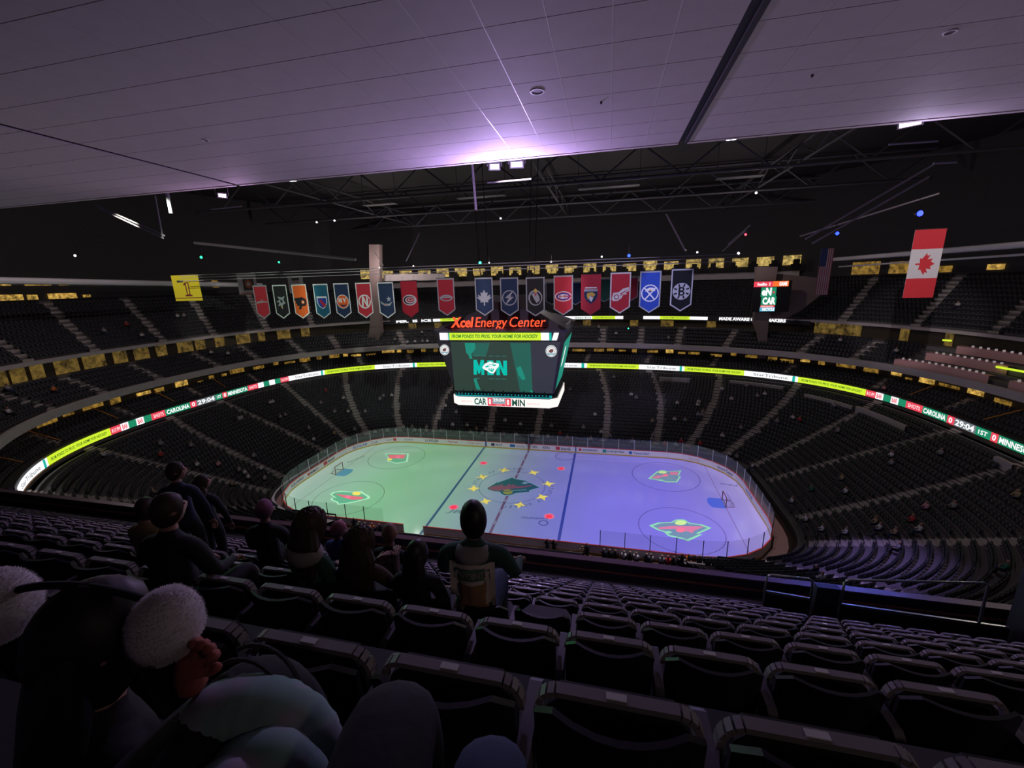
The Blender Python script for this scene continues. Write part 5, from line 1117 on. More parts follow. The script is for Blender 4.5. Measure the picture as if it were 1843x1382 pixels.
def hair_mesh(c, s, R, kind, n=22, m=12):
    mb = MB(); vs = []; fs = []
    grow = {'short': 1.10, 'thick': 1.24, 'long': 1.16, 'curly': 1.52, 'bun': 1.10, 'beanie': 1.17, 'hood': 1.35}[kind]
    def low(a):          # how far down the hair reaches, by angle from the face
        w = (1+math.cos(a))/2        # 1 at the face
        d = {'short': -.85, 'thick': -1.0, 'long': -1.1, 'curly': -1.2, 'bun': -.8, 'beanie': -.25, 'hood': -1.2}[kind]
        return .62*w**2.5+d*(1-w**2.5) if kind != 'beanie' else .38*w+d*(1-w)
    rn = random.Random(int(c[0]*1000))
    for j in range(m+1):
        for i in range(n):
            a = 2*PI*i/n; b = low(a)+(PI/2-low(a))*j/m
            d = Vector((math.cos(b)*math.sin(a), math.cos(b)*math.cos(a), math.sin(b)))
            g = grow+(rn.uniform(-.06, .06) if kind == 'curly' else rn.uniform(-.015, .015))
            if kind in ('long', 'curly') and d.z < 0: g += .12*(-d.z)
            vs.append(c+R @ (Vector((.080*d.x, .099*d.y, .121*d.z))*s*g))
    for j in range(m):
        for i in range(n): fs.append((j*n+i, j*n+(i+1) % n, j*n+n+(i+1) % n, j*n+n+i))
    mb.add(vs, fs)
    if kind in ('long', 'curly'):
        w = .085 if kind == 'long' else .135
        pts = [c+R @ (Vector((0, -.05, .04))*s), c+Vector((0, -.085, -.10))*s, c+Vector((0, -.115, -.22))*s, c+Vector((0, -.12, -.36))*s, c+Vector((0, -.115, -.46))*s]
        N = 12; rr = [w*.9*s, w*1.15*s, w*1.15*s, w*.95*s, w*.35*s]; vs = []; fs = []
        for p, r_ in zip(pts, rr):
            for k in range(N): vs.append(p+Vector((math.cos(2*PI*k/N)*r_*1.15, math.sin(2*PI*k/N)*r_*.55, 0)))
        for q in range(len(pts)-1):
            for k in range(N): fs.append((q*N+k, q*N+(k+1) % N, q*N+N+(k+1) % N, q*N+N+k))
        fs.append(tuple(range((len(pts)-1)*N, len(pts)*N))); mb.add(vs, fs)
    if kind == 'bun': sphere_mb(mb, tuple(c+R @ (Vector((0, -.10, .09))*s)), (.045*s, .045*s, .045*s), 10, 7)
    return mb
def fingers(J, E, R, Z, wrist, hand_dir, up, s, tagz='skin'):
    """palm and five fingers as chains from the wrist"""
    d = hand_dir.normalized(); sd = d.cross(up).normalized(); up = sd.cross(d)
    pa = len(J); J.append(wrist+d*.055*s); R.append(.030*s); Z.append(tagz)
    for k, (o, L_) in enumerate(((-.030, .070), (-.010, .082), (.011, .078), (.030, .062))):
        b = len(J); J.append(wrist+d*.10*s+sd*o*s); R.append(.011*s); Z.append(tagz); E.append((pa, b))
        J.append(J[b]+d*L_*.55*s-up*.018*s); R.append(.009*s); Z.append(tagz); E.append((b, b+1))
        J.append(J[b+1]+d*L_*.35*s-up*.035*s); R.append(.008*s); Z.append(tagz); E.append((b+1, b+2))
    b = len(J); J.append(wrist+d*.05*s-sd*.045*s); R.append(.012*s); Z.append(tagz); E.append((pa, b)); J.append(J[b]+d*.045*s-sd*.012*s); R.append(.010*s); Z.append(tagz); E.append((b, b+1))
    return pa
def figure(name, label, loc, rz, pose, cols, hair, hcol, s=1.0, turn=0, nod=0, lean=0, arms=None, group=None, hands=True, sub=1, shoulder=1.0, cat='person'):
    t = thing(name, label, cat, loc, rz, group)
    seated = pose == 'sit'
    hz = .54 if seated else .93
    V = lambda x, y, z: Vector((x, y, z))*s
    tl = lambda p, k=1: p+Vector((0, lean*(p.z/s-hz)*s*k, 0))
    J = [V(0, 0, hz), tl(V(0, -.02, hz+.18)), tl(V(0, -.03, hz+.38)), tl(V(0, -.02, hz+.53)), tl(V(0, 0, hz+.60))]; R = [.145*s, .135*s, .15*s, .085*s, .055*s]; Z = ['pants', 'shirt', 'shirt', 'shirt', 'skin']
    E = [(0, 1), (1, 2), (2, 3), (3, 4)]
    hc = tl(V(0, .025, hz+.735))
    J.append(hc-V(0, .01, .06)); R.append(.055*s); Z.append('skin'); E.append((4, 5))
    for sd in (-1, 1):
        A = (arms or {}).get(sd) or ((.235, .05, hz+.24), (.15, .28, hz+.16) if seated else (.24, .12, hz+.02))
        i = len(J); J.append(tl(V(sd*.185*shoulder, -.02, hz+.49))); R.append(.072*s); Z.append('shirt'); E.append((3, i))
        J.append(tl(V(sd*A[0][0], A[0][1], A[0][2]))); R.append(.055*s); Z.append('shirt'); E.append((i, i+1))
        J.append(tl(V(sd*A[1][0], A[1][1], A[1][2]))); R.append(.036*s); Z.append('shirt'); E.append((i+1, i+2))
        w = J[i+2]; dr = (w-J[i+1]).normalized()
        if hands:
            pa = fingers(J, E, R, Z, w, dr, Vector((0, 0, 1)) if abs(dr.z) < .9 else Vector((0, 1, 0)), s); E.append((i+2, pa))
        else: J.append(w+dr*.10*s); R.append(.038*s); Z.append('skin'); E.append((i+2, len(J)-1))
        i = len(J); J.append(V(sd*.10, .03, hz-.03)); R.append(.10*s); Z.append('pants'); E.append((0, i))
        k = V(sd*.13, .45, hz-.02) if seated else V(sd*.11, .03, .50); J.append(k); R.append(.072*s); Z.append('pants'); E.append((i, i+1))
        J.append(V(sd*.13, .43, .10) if seated else V(sd*.11, -.01, .10)); R.append(.05*s); Z.append('pants'); E.append((i+1, i+2))
        J.append(J[-1]+V(0, .03, -.055)); R.append(.045*s); Z.append('shoe'); E.append((i+2, i+3)); J.append(J[-1]+V(0, .14, -.008)); R.append(.036*s); Z.append('shoe'); E.append((i+3, i+4))
    vs, fs = tmp_eval([tuple(p) for p in J], E, R, 0, sub)
    zi = {'shirt': 0, 'pants': 1, 'skin': 2, 'shoe': 3}
    JN = np.array([tuple(p) for p in J]); S0_ = np.array([JN[a] for a, b in E]); S1_ = np.array([JN[b] for a, b in E]); EZ = [Z[b] for a, b in E]
    D = S1_-S0_; LL = (D**2).sum(1)+1e-9
    VV = np.array([tuple(v) for v in vs]); FC = np.array([VV[list(f)].mean(0) for f in fs])
    tt = np.clip(((FC[:, None]-S0_[None])*D[None]).sum(2)/LL[None], 0, 1); dd = np.linalg.norm(FC[:, None]-(S0_[None]+tt[..., None]*D[None]), axis=2)
    rad = np.array([(R[a]+R[b])/2 for a, b in E]); fm = [zi[EZ[k]] for k in (dd-rad[None]*.9).argmin(1)]
    hv, hf, eyes, RM = head_geo(hc, s, turn, nod)
    n = len(vs); vs = vs+hv; fs = fs+[tuple(i+n for i in f) for f in hf]; fm += [2]*len(hf)
    mb = MB()
    for e in eyes: sphere_mb(mb, tuple(e), (.011*s,)*3, 8, 5)
    n = len(vs); vs = vs+[Vector(v) for v in mb.v]; fs = fs+[tuple(i+n for i in f) for f in mb.f]; fm += [4]*len(mb.f)
    mesh_obj('body', vs, fs, [cols[0], cols[1], cols[2] if len(cols) > 2 else SKIN, SHOE, EYE], t, fm, True)
    if hair: hair_mesh(hc, s, RM, hair, ).build('hair' if hair not in ('beanie', 'hood') else hair, hcol, t, smooth=hair != 'curly')
    return t, hc, RM, tl
HAIR_D = mat('hair_dark', (.018, .013, .012), .5, vary=.3, scale=40); HAIR_B = mat('hair_brown', (.05, .028, .018), .55, vary=.3, scale=40); HAIR_G = mat('hair_grey', (.16, .14, .13), .6, vary=.3, scale=40)
K_BLACK = cloth('black', (.016, .016, .020)); K_GREEN = cloth('dark_green', (.015, .075, .045)); K_GREY = cloth('grey', (.36, .33, .34)); K_JEAN = cloth('jeans', (.045, .065, .14)); K_BROWN = cloth('brown', (.07, .04, .03)); K_NAVY = cloth('navy', (.02, .025, .06)); K_TAN = cloth('tan', (.28, .20, .10)); K_CREAM = cloth('cream', (.42, .38, .34))
def seat_at(u, v, k, s, hz=1.275):
    p = on_y(u, v, bar_y(k)-.02); return (p.x, bar_y(k)-.02, p.z-hz*s)
# the row of four in front of us
loc = seat_at(850, 940, 3, 1.17)
man, hc, RM, tl = figure('person', 'tall man in a pale hockey jersey with a cap of dark hair, seen from behind', loc, .12, 'sit', (cloth('jersey_green', (.03, .08, .07)), K_JEAN), 'thick', HAIR_D, 1.17, .25, .05, .02, {1: ((.29, .08, .80), (.30, .36, .70)), -1: ((.27, .10, .80), (.20, .34, .72))}, shoulder=1.12)
from mathutils.bvhtree import BVHTree
def on_back(par):
    me = [o for o in par.children if o.name.startswith('body')][0].data
    tree = BVHTree.FromPolygons([tuple(v.co) for v in me.vertices], [tuple(p.vertices) for p in me.polygons])
    def fn(x, z, off):
        h = tree.ray_cast(Vector((x, -2, z)), Vector((0, 1, 0)))[0]
        return Vector((x, (h.y if h else -.1)-off, z))
    return fn
OB = on_back(man); hz = .54; s_ = 1.17
def patch(name, x0, x1, z0, z1, m, off, par, nx=10, nz=6):
    vs = [OB((x0+(x1-x0)*i/nx)*s_, (hz+z0+(z1-z0)*j/nz)*s_, off) for j in range(nz+1) for i in range(nx+1)]
    return mesh_obj(name, vs, [(j*(nx+1)+i, j*(nx+1)+i+1, j*(nx+1)+nx+2+i, j*(nx+1)+nx+1+i) for j in range(nz) for i in range(nx)], m, par, None, True)
patch('jersey_panel', -.165, .165, .06, .47, cloth('jersey_cream', (.82, .74, .68)), .012, man)
patch('jersey_name_bar', -.130, .130, .345, .44, cloth('jersey_dark', (.12, .24, .18)), .016, man)
patch('jersey_number', -.11, .11, .09, .31, cloth('jersey_rust', (.42, .24, .13)), .016, man)
vs, fs = text_box('LAPOINTE', .235, .055, bold=.03); mesh_obj('jersey_lettering', [OB((x-.1175)*s_, (hz+.365+y)*s_, .022) for x, y, _ in vs], fs, cloth('jersey_letter', (.42, .40, .36)), man)
mb = MB(); vs = []; fs = []; N = 18      # the hood bunched round his neck
for j, (r_, dz, dy) in enumerate(((.070, .575, -.01), (.105, .57, -.03), (.125, .535, -.05), (.115, .495, -.07), (.06, .47, -.08))):
    for i in range(N): a_ = 2*PI*i/N; vs.append(Vector((math.cos(a_)*r_*1.05, dy+math.sin(a_)*r_*.75, hz+dz))*s_)
for j in range(4):
    for i in range(N): fs.append((j*N+i, j*N+(i+1) % N, j*N+N+(i+1) % N, j*N+N+i))
mb.add(vs, fs).build('hood', K_GREY, man, smooth=True)
loc = seat_at(748, 1000, 3, 1.0); figure('person', 'girl with long dark hair and dark coat, sitting left of the jersey man', loc, 0, 'sit', (K_BLACK, K_NAVY), 'long', HAIR_D, 1.0, -.3, 0)
loc = seat_at(643, 985, 3, 1.03); figure('person', 'woman with thick curly dark hair eating in the middle of the row', loc, 0, 'sit', (K_BROWN, K_BLACK), 'curly', HAIR_B, 1.03, -.7, .1, .05, {1: ((.26, .12, .80), (.16, .34, .92)), -1: ((.25, .08, .78), (.06, .36, .86))})
loc = seat_at(548, 955, 3, 1.14); hw, hc2, R2_, tl2 = figure('person', 'woman in a green coat with a grey hood hanging down her back', loc, -.3, 'sit', (K_GREEN, K_BLACK), 'curly', HAIR_B, 1.14, -.35, .05, .05)
mb = MB(); vs = []; fs = []; N = 16          # the hood lying on her back
for j in range(7):
    w = j/6
    for i in range(N):
        a = 2*PI*i/N; r_ = (.17+.05*math.sin(PI*w))*1.14*(1-.55*w**2)
        vs.append(hc2+Vector((math.cos(a)*r_, -.10+math.sin(a)*r_*.62-.03*w, -.13-.22*w)))
for j in range(6):
    for i in range(N): fs.append((j*N+i, j*N+(i+1) % N, j*N+N+(i+1) % N, j*N+N+i))
fs.append(tuple(range(6*N, 7*N))); mb.add(vs, fs); mb.build('hood', K_GREY, hw, smooth=True)
# a bag of snacks the curly haired woman holds
c = on_y(695, 1018, bar_y(3)+.30); t = thing('snack_bag', 'crumpled foil snack bag held by the curly haired woman', 'bag', tuple(c))
mb = MB(); vs = []; fs = []; rn = random.Random(5)
for j in range(7):
    for i in range(10):
        a = 2*PI*i/10; w = .09*(1-.35*j/6)*(.5 if j == 0 else 1); vs.append((w*math.cos(a)+rn.uniform(-.012, .012), .35*w*math.sin(a)+rn.uniform(-.01, .01), -.10+.20*j/6))
for j in range(6):
    for i in range(10): fs.append((j*10+i, j*10+(i+1) % 10, j*10+10+(i+1) % 10, j*10+10+i))
fs.append(tuple(range(10))[::-1]); mb.add(vs, fs).build('bag_body', mat('bag_foil', (.34, .26, .27), .3, metal=.4, vary=.3, scale=20), t)
# rows farther down
K_PINK = cloth('pink', (.62, .25, .30)); K_BLUE = cloth('blue', (.05, .08, .30)); K_PURP = cloth('purple', (.30, .12, .22))
figure('person', 'bald man in a dark coat, one row below the girl with long hair', seat_at(699, 962, 4, 1.1), 0, 'sit', (K_BLACK, K_BLACK), None, None, 1.1, .1, 0)
figure('person', 'person in a pink knit cap and blue jacket two rows below the green coat', seat_at(607, 955, 5, 1.08), -.2, 'sit', (K_BLUE, K_BLACK), 'beanie', K_PINK, 1.08, -.6, 0)
figure('person', 'person in a purple knit cap and black coat half risen from a seat', seat_at(470, 900, 4, 1.12, 1.42), .2, 'sit', (K_BLACK, K_BLACK), 'beanie', K_PURP, 1.12, .3, .15)
def stand_at(u, v, k, s): p = on_y(u, v, bar_y(k)+.35); return (p.x, bar_y(k)+.35, p.z-1.665*s)
pp = on_y(314, 850, bar_y(3)+.35); sc_ = (pp.z-tread(3))/1.665
figure('person', 'man with short hair standing in dark clothes at the left, looking to his right', (pp.x, pp.y, tread(3)), .3, 'stand', (K_NAVY, K_BLACK), 'short', HAIR_B, sc_, -1.0, .1)
pp = on_y(362, 870, bar_y(4)+.35); sc_ = (pp.z-tread(4))/1.665
figure('person', 'person with brown hair standing beside the man with short hair', (pp.x, pp.y, tread(4)), .1, 'stand', (K_BLACK, K_BLACK), 'long', HAIR_B, sc_, -.9, .15)
figure('person', 'man in a black coat sitting bowed at the left, below the standing pair', seat_at(297, 922, 2, 1.0), .1, 'sit', (K_BLACK, K_BLACK), 'short', HAIR_B, 1.0, -.4, .1)
figure('person', 'person in a tan coat sitting left of the man in the black coat', seat_at(258, 918, 3, 1.0), 0, 'sit', (K_TAN, K_BLACK), 'short', HAIR_B, 1.0, .3, .1)
# ------------------------------------------------------------------ the nearest ones
def fuzz_ball(mb, c, r, n=40, m=26, seed=1, amp=.05, squash=None):
    rn = random.Random(seed); vs = []; fs = []
    for j in range(m+1):
        b = -PI/2+PI*j/m
        for i in range(n):
            a = 2*PI*i/n; k = 1+rn.uniform(-amp, amp); vs.append(c+Vector((r[0]*math.cos(b)*math.cos(a)*k, r[1]*math.cos(b)*math.sin(a)*k, r[2]*math.sin(b)*k)))
    for j in range(m):
        for i in range(n): fs.append((j*n+i, j*n+(i+1) % n, j*n+n+(i+1) % n, j*n+n+i))
    mb.add(vs, fs)
def fur(mb, src, n, L, seed=2):
    """short fibres standing on the faces of src"""
    rn = random.Random(seed); fl = [f for f in src.f if len(f) >= 3]
    for _ in range(n):
        f = rn.choice(fl); a, b, c = (Vector(src.v[i]) for i in f[:3]); u, w = rn.random(), rn.random()
        if u+w > 1: u, w = 1-u, 1-w
        p = a+(b-a)*u+(c-a)*w; nn = (b-a).cross(c-a)
        if nn.length < 1e-9: continue
        nn.normalize(); t_ = nn.orthogonal().normalized()*.0012
        q = p+nn*L*rn.uniform(.6, 1.2)+Vector((rn.uniform(-1, 1), rn.uniform(-1, 1), rn.uniform(-1, 1)))*L*.45
        mb.add([p-t_, p+t_, q], [(0, 1, 2)])
def fibre_mat(name, src):
    m = src.copy(); m.name = name; nt = m.node_tree; b = nt.nodes['Principled BSDF']; o = [n for n in nt.nodes if n.type == 'OUTPUT_MATERIAL'][0]
    tl_ = nt.nodes.new('ShaderNodeBsdfTranslucent'); mx = nt.nodes.new('ShaderNodeMixShader'); mx.inputs[0].default_value = .5
    if b.inputs['Base Color'].is_linked: nt.links.new(b.inputs['Base Color'].links[0].from_socket, tl_.inputs[0])
    nt.links.new(b.outputs[0], mx.inputs[1]); nt.links.new(tl_.outputs[0], mx.inputs[2]); nt.links.new(mx.outputs[0], o.inputs[0]); return m
M_PLUSH = mat('white_plush', (.90, .83, .86), .95, vary=.15, scale=12)
F_PLUSH = fibre_mat('plush_fibre', M_PLUSH)
hcen = at_depth(150, 1165, .95)
pl, hcl, Rl, tll = figure('person', 'dark haired person close in front at the lower left, seen from behind', (hcen.x, hcen.y, hcen.z-1.275*1.08), -.35, 'sit', (K_BLACK, K_BLACK), 'long', HAIR_D, 1.08, -.1, .05, 0)
em = thing('earmuffs', 'fluffy white earmuffs on the dark haired person at the lower left', 'earmuffs', tuple(hcen))
Mi = Vector((hcen))
for k, (u, v, du) in enumerate(((-6, 1092, 0), (300, 1124, 0))):
    c = at_depth(u, v, .95)-hcen; mb = MB(); fuzz_ball(mb, c, (.062, .075, .083), seed=3+k, amp=.010); fb = MB(); fur(fb, mb, 9000, .006, 5+k)
    e_ = mb.build('plush_pad', M_PLUSH, em, smooth=True); fb.build('plush_fibres', F_PLUSH, e_, kind='stuff')
a, b = at_depth(14, 1070, .95)-hcen, at_depth(306, 1100, .95)-hcen
arc = [a+(b-a)*q+Vector((0, 0, .045*math.sin(PI*q)**.7)) for q in [i/14 for i in range(15)]]
MB().tube(arc, .009, 6).build('head_band', K_BLACK, em, smooth=True)
# raised hand with pink glove under the right muff
gp = at_depth(334, 1186, .98); gl_ = thing('knit_glove', 'small rusty pink knit glove raised beside the right earmuff', 'glove', tuple(gp))
J = [Vector((0, 0, -.10)), Vector((0, 0, -.02))]; R = [.035, .036]; Z = ['s', 's']; E = [(0, 1)]
pa = fingers(J, E, R, Z, Vector((0, 0, -.045)), Vector((.35, .1, .45)), Vector((0, 1, 0)), .8, 's'); E.append((1, pa)); R = [max(r, .013) for r in R]
v, f = tmp_eval([tuple(p) for p in J], E, R, 0, 1); mesh_obj('glove_body', v, f, cloth('rust_pink', (.42, .12, .09)), gl_, None, True)
def limb(name, label, pts, rad, m, cat='person', par=None, part=None):
    E = [(i, i+1) for i in range(len(pts)-1)]; o = Vector(pts[0]); v, f = tmp_eval([tuple(Vector(p)-o) for p in pts], E, rad, 0, 2)
    if par is None:
        t = thing(name, label, cat, tuple(o)); mesh_obj(part, v, f, m, t, None, True); return t
    q = o-par.location; return mesh_obj(part, [x+q for x in v], f, m, par, None, True)
# viewer's legs: dark coat over the left knee, jeans on the right
kl = at_depth(706, 1282, .98); kr = at_depth(880, 1372, .86); fl_ = tread(0)
vl = limb('person', 'legs of the viewer, a blue jeans knee and a black coated knee', [(12.28, -51.42, kr.z-.05), tuple((Vector((12.3, -51.4, kr.z))+kr)/2), tuple(kr), (kr.x+.02, kr.y+.03, kr.z-.30), (kr.x+.02, kr.y, fl_+.08), (kr.x+.02, kr.y+.14, fl_+.05)], [.10, .095, .085, .065, .05, .04], K_JEAN, part='jeans_leg')
limb('', '', [(12.05, -51.42, kl.z-.08), tuple((Vector((12.05, -51.4, kl.z-.05))+kl)/2), tuple(kl), (kl.x, kl.y+.05, kl.z-.25), (kl.x, kl.y+.02, kl.z-.5)], [.12, .125, .115, .10, .07], K_BLACK, par=vl, part='coat_leg')
# neighbour's knees: black padded trousers, then the plush blanket
kn = at_depth(478, 1232, 1.12); nb = limb('person', 'knee of a neighbour in black padded trousers behind the plush blanket', [(kn.x-.12, kn.y-.75, kn.z-.10), (kn.x-.06, kn.y-.35, kn.z-.04), tuple(kn), (kn.x+.03, kn.y+.06, kn.z-.28), (kn.x+.03, kn.y+.04, kn.z-.62)], [.12, .13, .125, .10, .07], K_BLACK, part='padded_leg')
for q in (.0, .045):      # raised seams across the padded knee
    MB().tube([kn-nb.location+Vector((.13*math.sin(a), -.02-q+.03*math.cos(a), .128*math.cos(a)-.01)) for a in [-1.2+.2*i for i in range(13)]], .006, 5).build('seam', cloth('seam', (.035, .034, .036)), nb)
bl = thing('plush_blanket', 'fluffy tie dyed mint and lilac plush blanket heaped in the lower left', 'blanket', tuple(at_depth(460, 1330, .95)))
M_BLK = bpy.data.materials.new('plush_tiedye'); M_BLK.use_nodes = True; nt = M_BLK.node_tree; b_ = nt.nodes['Principled BSDF']; b_.inputs['Roughness'].default_value = .95
tc = nt.nodes.new('ShaderNodeTexCoord'); nz = nt.nodes.new('ShaderNodeTexNoise'); nz.inputs['Scale'].default_value = 5; cr = nt.nodes.new('ShaderNodeValToRGB')
for i, (p, c) in enumerate(((.30, (.50, .40, .52)), (.42, (.30, .46, .44)), (.55, (.26, .46, .40)), (.63, (.50, .44, .58)), (.72, (.62, .38, .44)))):
    e = cr.color_ramp.elements[i] if i < 2 else cr.color_ramp.elements.new(p)
    e.position = p; e.color = (*c, 1)
nt.links.new(tc.outputs['Object'], nz.inputs['Vector']); nt.links.new(nz.outputs['Fac'], cr.inputs[0]); nt.links.new(cr.outputs[0], b_.inputs['Base Color'])
F_BLK = fibre_mat('tiedye_fibre', M_BLK)
o = Vector(bl.location)
def fold(mb, px, dep, rads, n=16, sq=.8, seed=1):
    """a thick rolled fold that runs along a line"""
    rn = random.Random(seed); P = [at_depth(u, v, d)-o for (u, v), d in zip(px, dep)]; M_ = 10; Q = []
    for i in range((len(P)-1)*M_+1):
        k = min(i//M_, len(P)-2); f = i/M_-k; a0 = P[max(k-1, 0)]; a1 = P[k]; a2 = P[k+1]; a3 = P[min(k+2, len(P)-1)]
        Q.append((.5*((2*a1)+(a2-a0)*f+(2*a0-5*a1+4*a2-a3)*f*f+(3*a1-a0-3*a2+a3)*f**3), rads[k]*(1-f)+rads[k+1]*f))
    vs = []; fs = []
    for i, (p, r) in enumerate(Q):
        t = (Q[min(i+1, len(Q)-1)][0]-Q[max(i-1, 0)][0]).normalized(); a = t.cross(Vector((0, 0, 1))).normalized(); b = a.cross(t)
        for k in range(n):
            w = 2*PI*k/n; rr = r*(1+rn.uniform(-.03, .03)); vs.append(p+a*math.cos(w)*rr+b*math.sin(w)*rr*sq)
    for i in range(len(Q)-1):
        for k in range(n): fs.append((i*n+k, i*n+(k+1) % n, i*n+n+(k+1) % n, i*n+n+k))
    fs += [tuple(range(n))[::-1], tuple(range((len(Q)-1)*n, len(Q)*n))]
    mb.add(vs, fs)
B1 = MB(); fold(B1, [(345, 1370), (365, 1300), (440, 1272), (520, 1292), (570, 1350), (580, 1440)], [.96, .98, 1.0, 1.0, .98, .95], [.06, .072, .075, .072, .065, .06], seed=1)
B2 = MB(); fold(B2, [(370, 1440), (430, 1372), (500, 1362), (560, 1420), (580, 1480)], [.90, .91, .91, .90, .88], [.05, .055, .055, .05, .05], seed=2)
B3 = MB(); fold(B3, [(340, 1450), (400, 1412), (450, 1420), (490, 1470)], [.86, .86, .86, .86], [.05, .052, .05, .05], seed=3)
for B in (B1, B2, B3):
    e_ = B.build('blanket_fold', M_BLK, bl, smooth=True); fb = MB(); fur(fb, B, 12000, .006, 9); fb.build('plush_fibres', F_BLK, e_, kind='stuff')
# ------------------------------------------------------------------ far spectators: one shared small body per pose, coloured per person
def small_body(pose):
    hz = .50 if pose == 'sit' else .93; J = [(0, 0, hz), (0, -.02, hz+.22), (0, -.02, hz+.47), (0, .0, hz+.58), (0, .02, hz+.66)]; R = [.14, .14, .15, .06, .08]; Z = [1, 0, 0, 2, 2]; E = [(0, 1), (1, 2), (2, 3), (3, 4)]
    J.append((0, .02, hz+.78)); R.append(.085); Z.append(2); E.append((4, 5))
    for sd in (-1, 1):
        i = len(J); J += [(sd*.2, 0, hz+.47), (sd*.26, .08, hz+.22), (sd*.16, .3, hz+.16), (sd*.12, .38, hz+.17)]; R += [.07, .055, .04, .035]; Z += [0, 0, 0, 2]; E += [(2, i), (i, i+1), (i+1, i+2), (i+2, i+3)]
        i = len(J); J += [(sd*.1, .04, hz-.02)]+([(sd*.12, .45, hz), (sd*.12, .42, .08), (sd*.12, .56, .05)] if pose == 'sit' else [(sd*.1, .03, .5), (sd*.1, 0, .08), (sd*.1, .14, .05)]); R += [.10, .075, .05, .04]; Z += [1, 1, 1, 3]; E += [(0, i), (i, i+1), (i+1, i+2), (i+2, i+3)]
    vs, fs = tmp_eval(J, E, R, 0, 0)
    JN = np.array(J); S0_ = np.array([JN[a] for a, b in E]); D = np.array([JN[b] for a, b in E])-S0_; LL = (D**2).sum(1); VV = np.array([tuple(v) for v in vs]); FC = np.array([VV[list(f)].mean(0) for f in fs])
    tt = np.clip(((FC[:, None]-S0_[None])*D[None]).sum(2)/LL[None], 0, 1); dd = np.linalg.norm(FC[:, None]-(S0_[None]+tt[..., None]*D[None]), axis=2); fm = [Z[E[k][1]] for k in dd.argmin(1)]
    fm = [4 if (c[2] > hz+.80 or (c[2] > hz+.70 and c[1] < 0)) else m for c, m in zip(FC, fm)]
    me = bpy.data.meshes.new('person'); me.from_pydata([tuple(v) for v in vs], [], fs)
    for m in (K_GREY, K_BLACK, SKIN, SHOE, HAIR_D): me.materials.append(m)
    me.polygons.foreach_set('material_index', fm); me.polygons.foreach_set('use_smooth', [True]*len(me.polygons)); me.update(); return me
SB = {'sit': small_body('sit'), 'stand': small_body('stand')}
TOPS = {'white': cloth('sp_white', (.72, .70, .72)), 'grey': cloth('sp_grey', (.36, .35, .38)), 'red': cloth('sp_red', (.62, .05, .06)), 'green': cloth('sp_green', (.03, .22, .12)), 'orange': cloth('sp_orange', (.80, .22, .05)), 'black': K_BLACK, 'navy': K_NAVY, 'tan': cloth('sp_tan', (.45, .33, .20)), 'pink': cloth('sp_pink', (.75, .35, .42))}
SA = np.array([(q[0], q[1], q[2]+.72) for q in SEATS]); dv = SA-np.array(tuple(CAM)); zz = dv @ np.array(tuple(FWD))
SU = np.where(zz > 1, W/2+FPX*(dv @ np.array(tuple(RGT)))/np.maximum(zz, .1), -9e3); SV = np.where(zz > 1, H/2-FPX*(dv @ np.array(tuple(UPV)))/np.maximum(zz, .1), -9e3)
PEOPLE = []
taken = set()
def spect(u, v, top):
    d = np.hypot(SU-u, SV-v); i = None
    for c in np.argsort(d)[:6]:
        if int(c) not in taken: i = int(c); break
    if i is None or d[i] > 26: return
    taken.add(i); x, y, z, h, zone, row, s = SEATS[i]
    o = bpy.data.objects.new('person', SB['sit']); o.location = (x+h.x*.05, y+h.y*.05, z); o.rotation_euler = (0, 0, math.atan2(h.y, h.x)-PI/2); link(o)
    PEOPLE.append((o, zone, row, top, SU[i], y))
    paint(o, top)
rp = random.Random(11)
def paint(o, top):
    for k, m in ((0, TOPS[top]), (1, rp.choice((K_BLACK, K_NAVY, K_JEAN))), (4, rp.choice((HAIR_D, HAIR_B, HAIR_G, TOPS['black'])))):
        o.material_slots[k].link = 'OBJECT'; o.material_slots[k].material = m
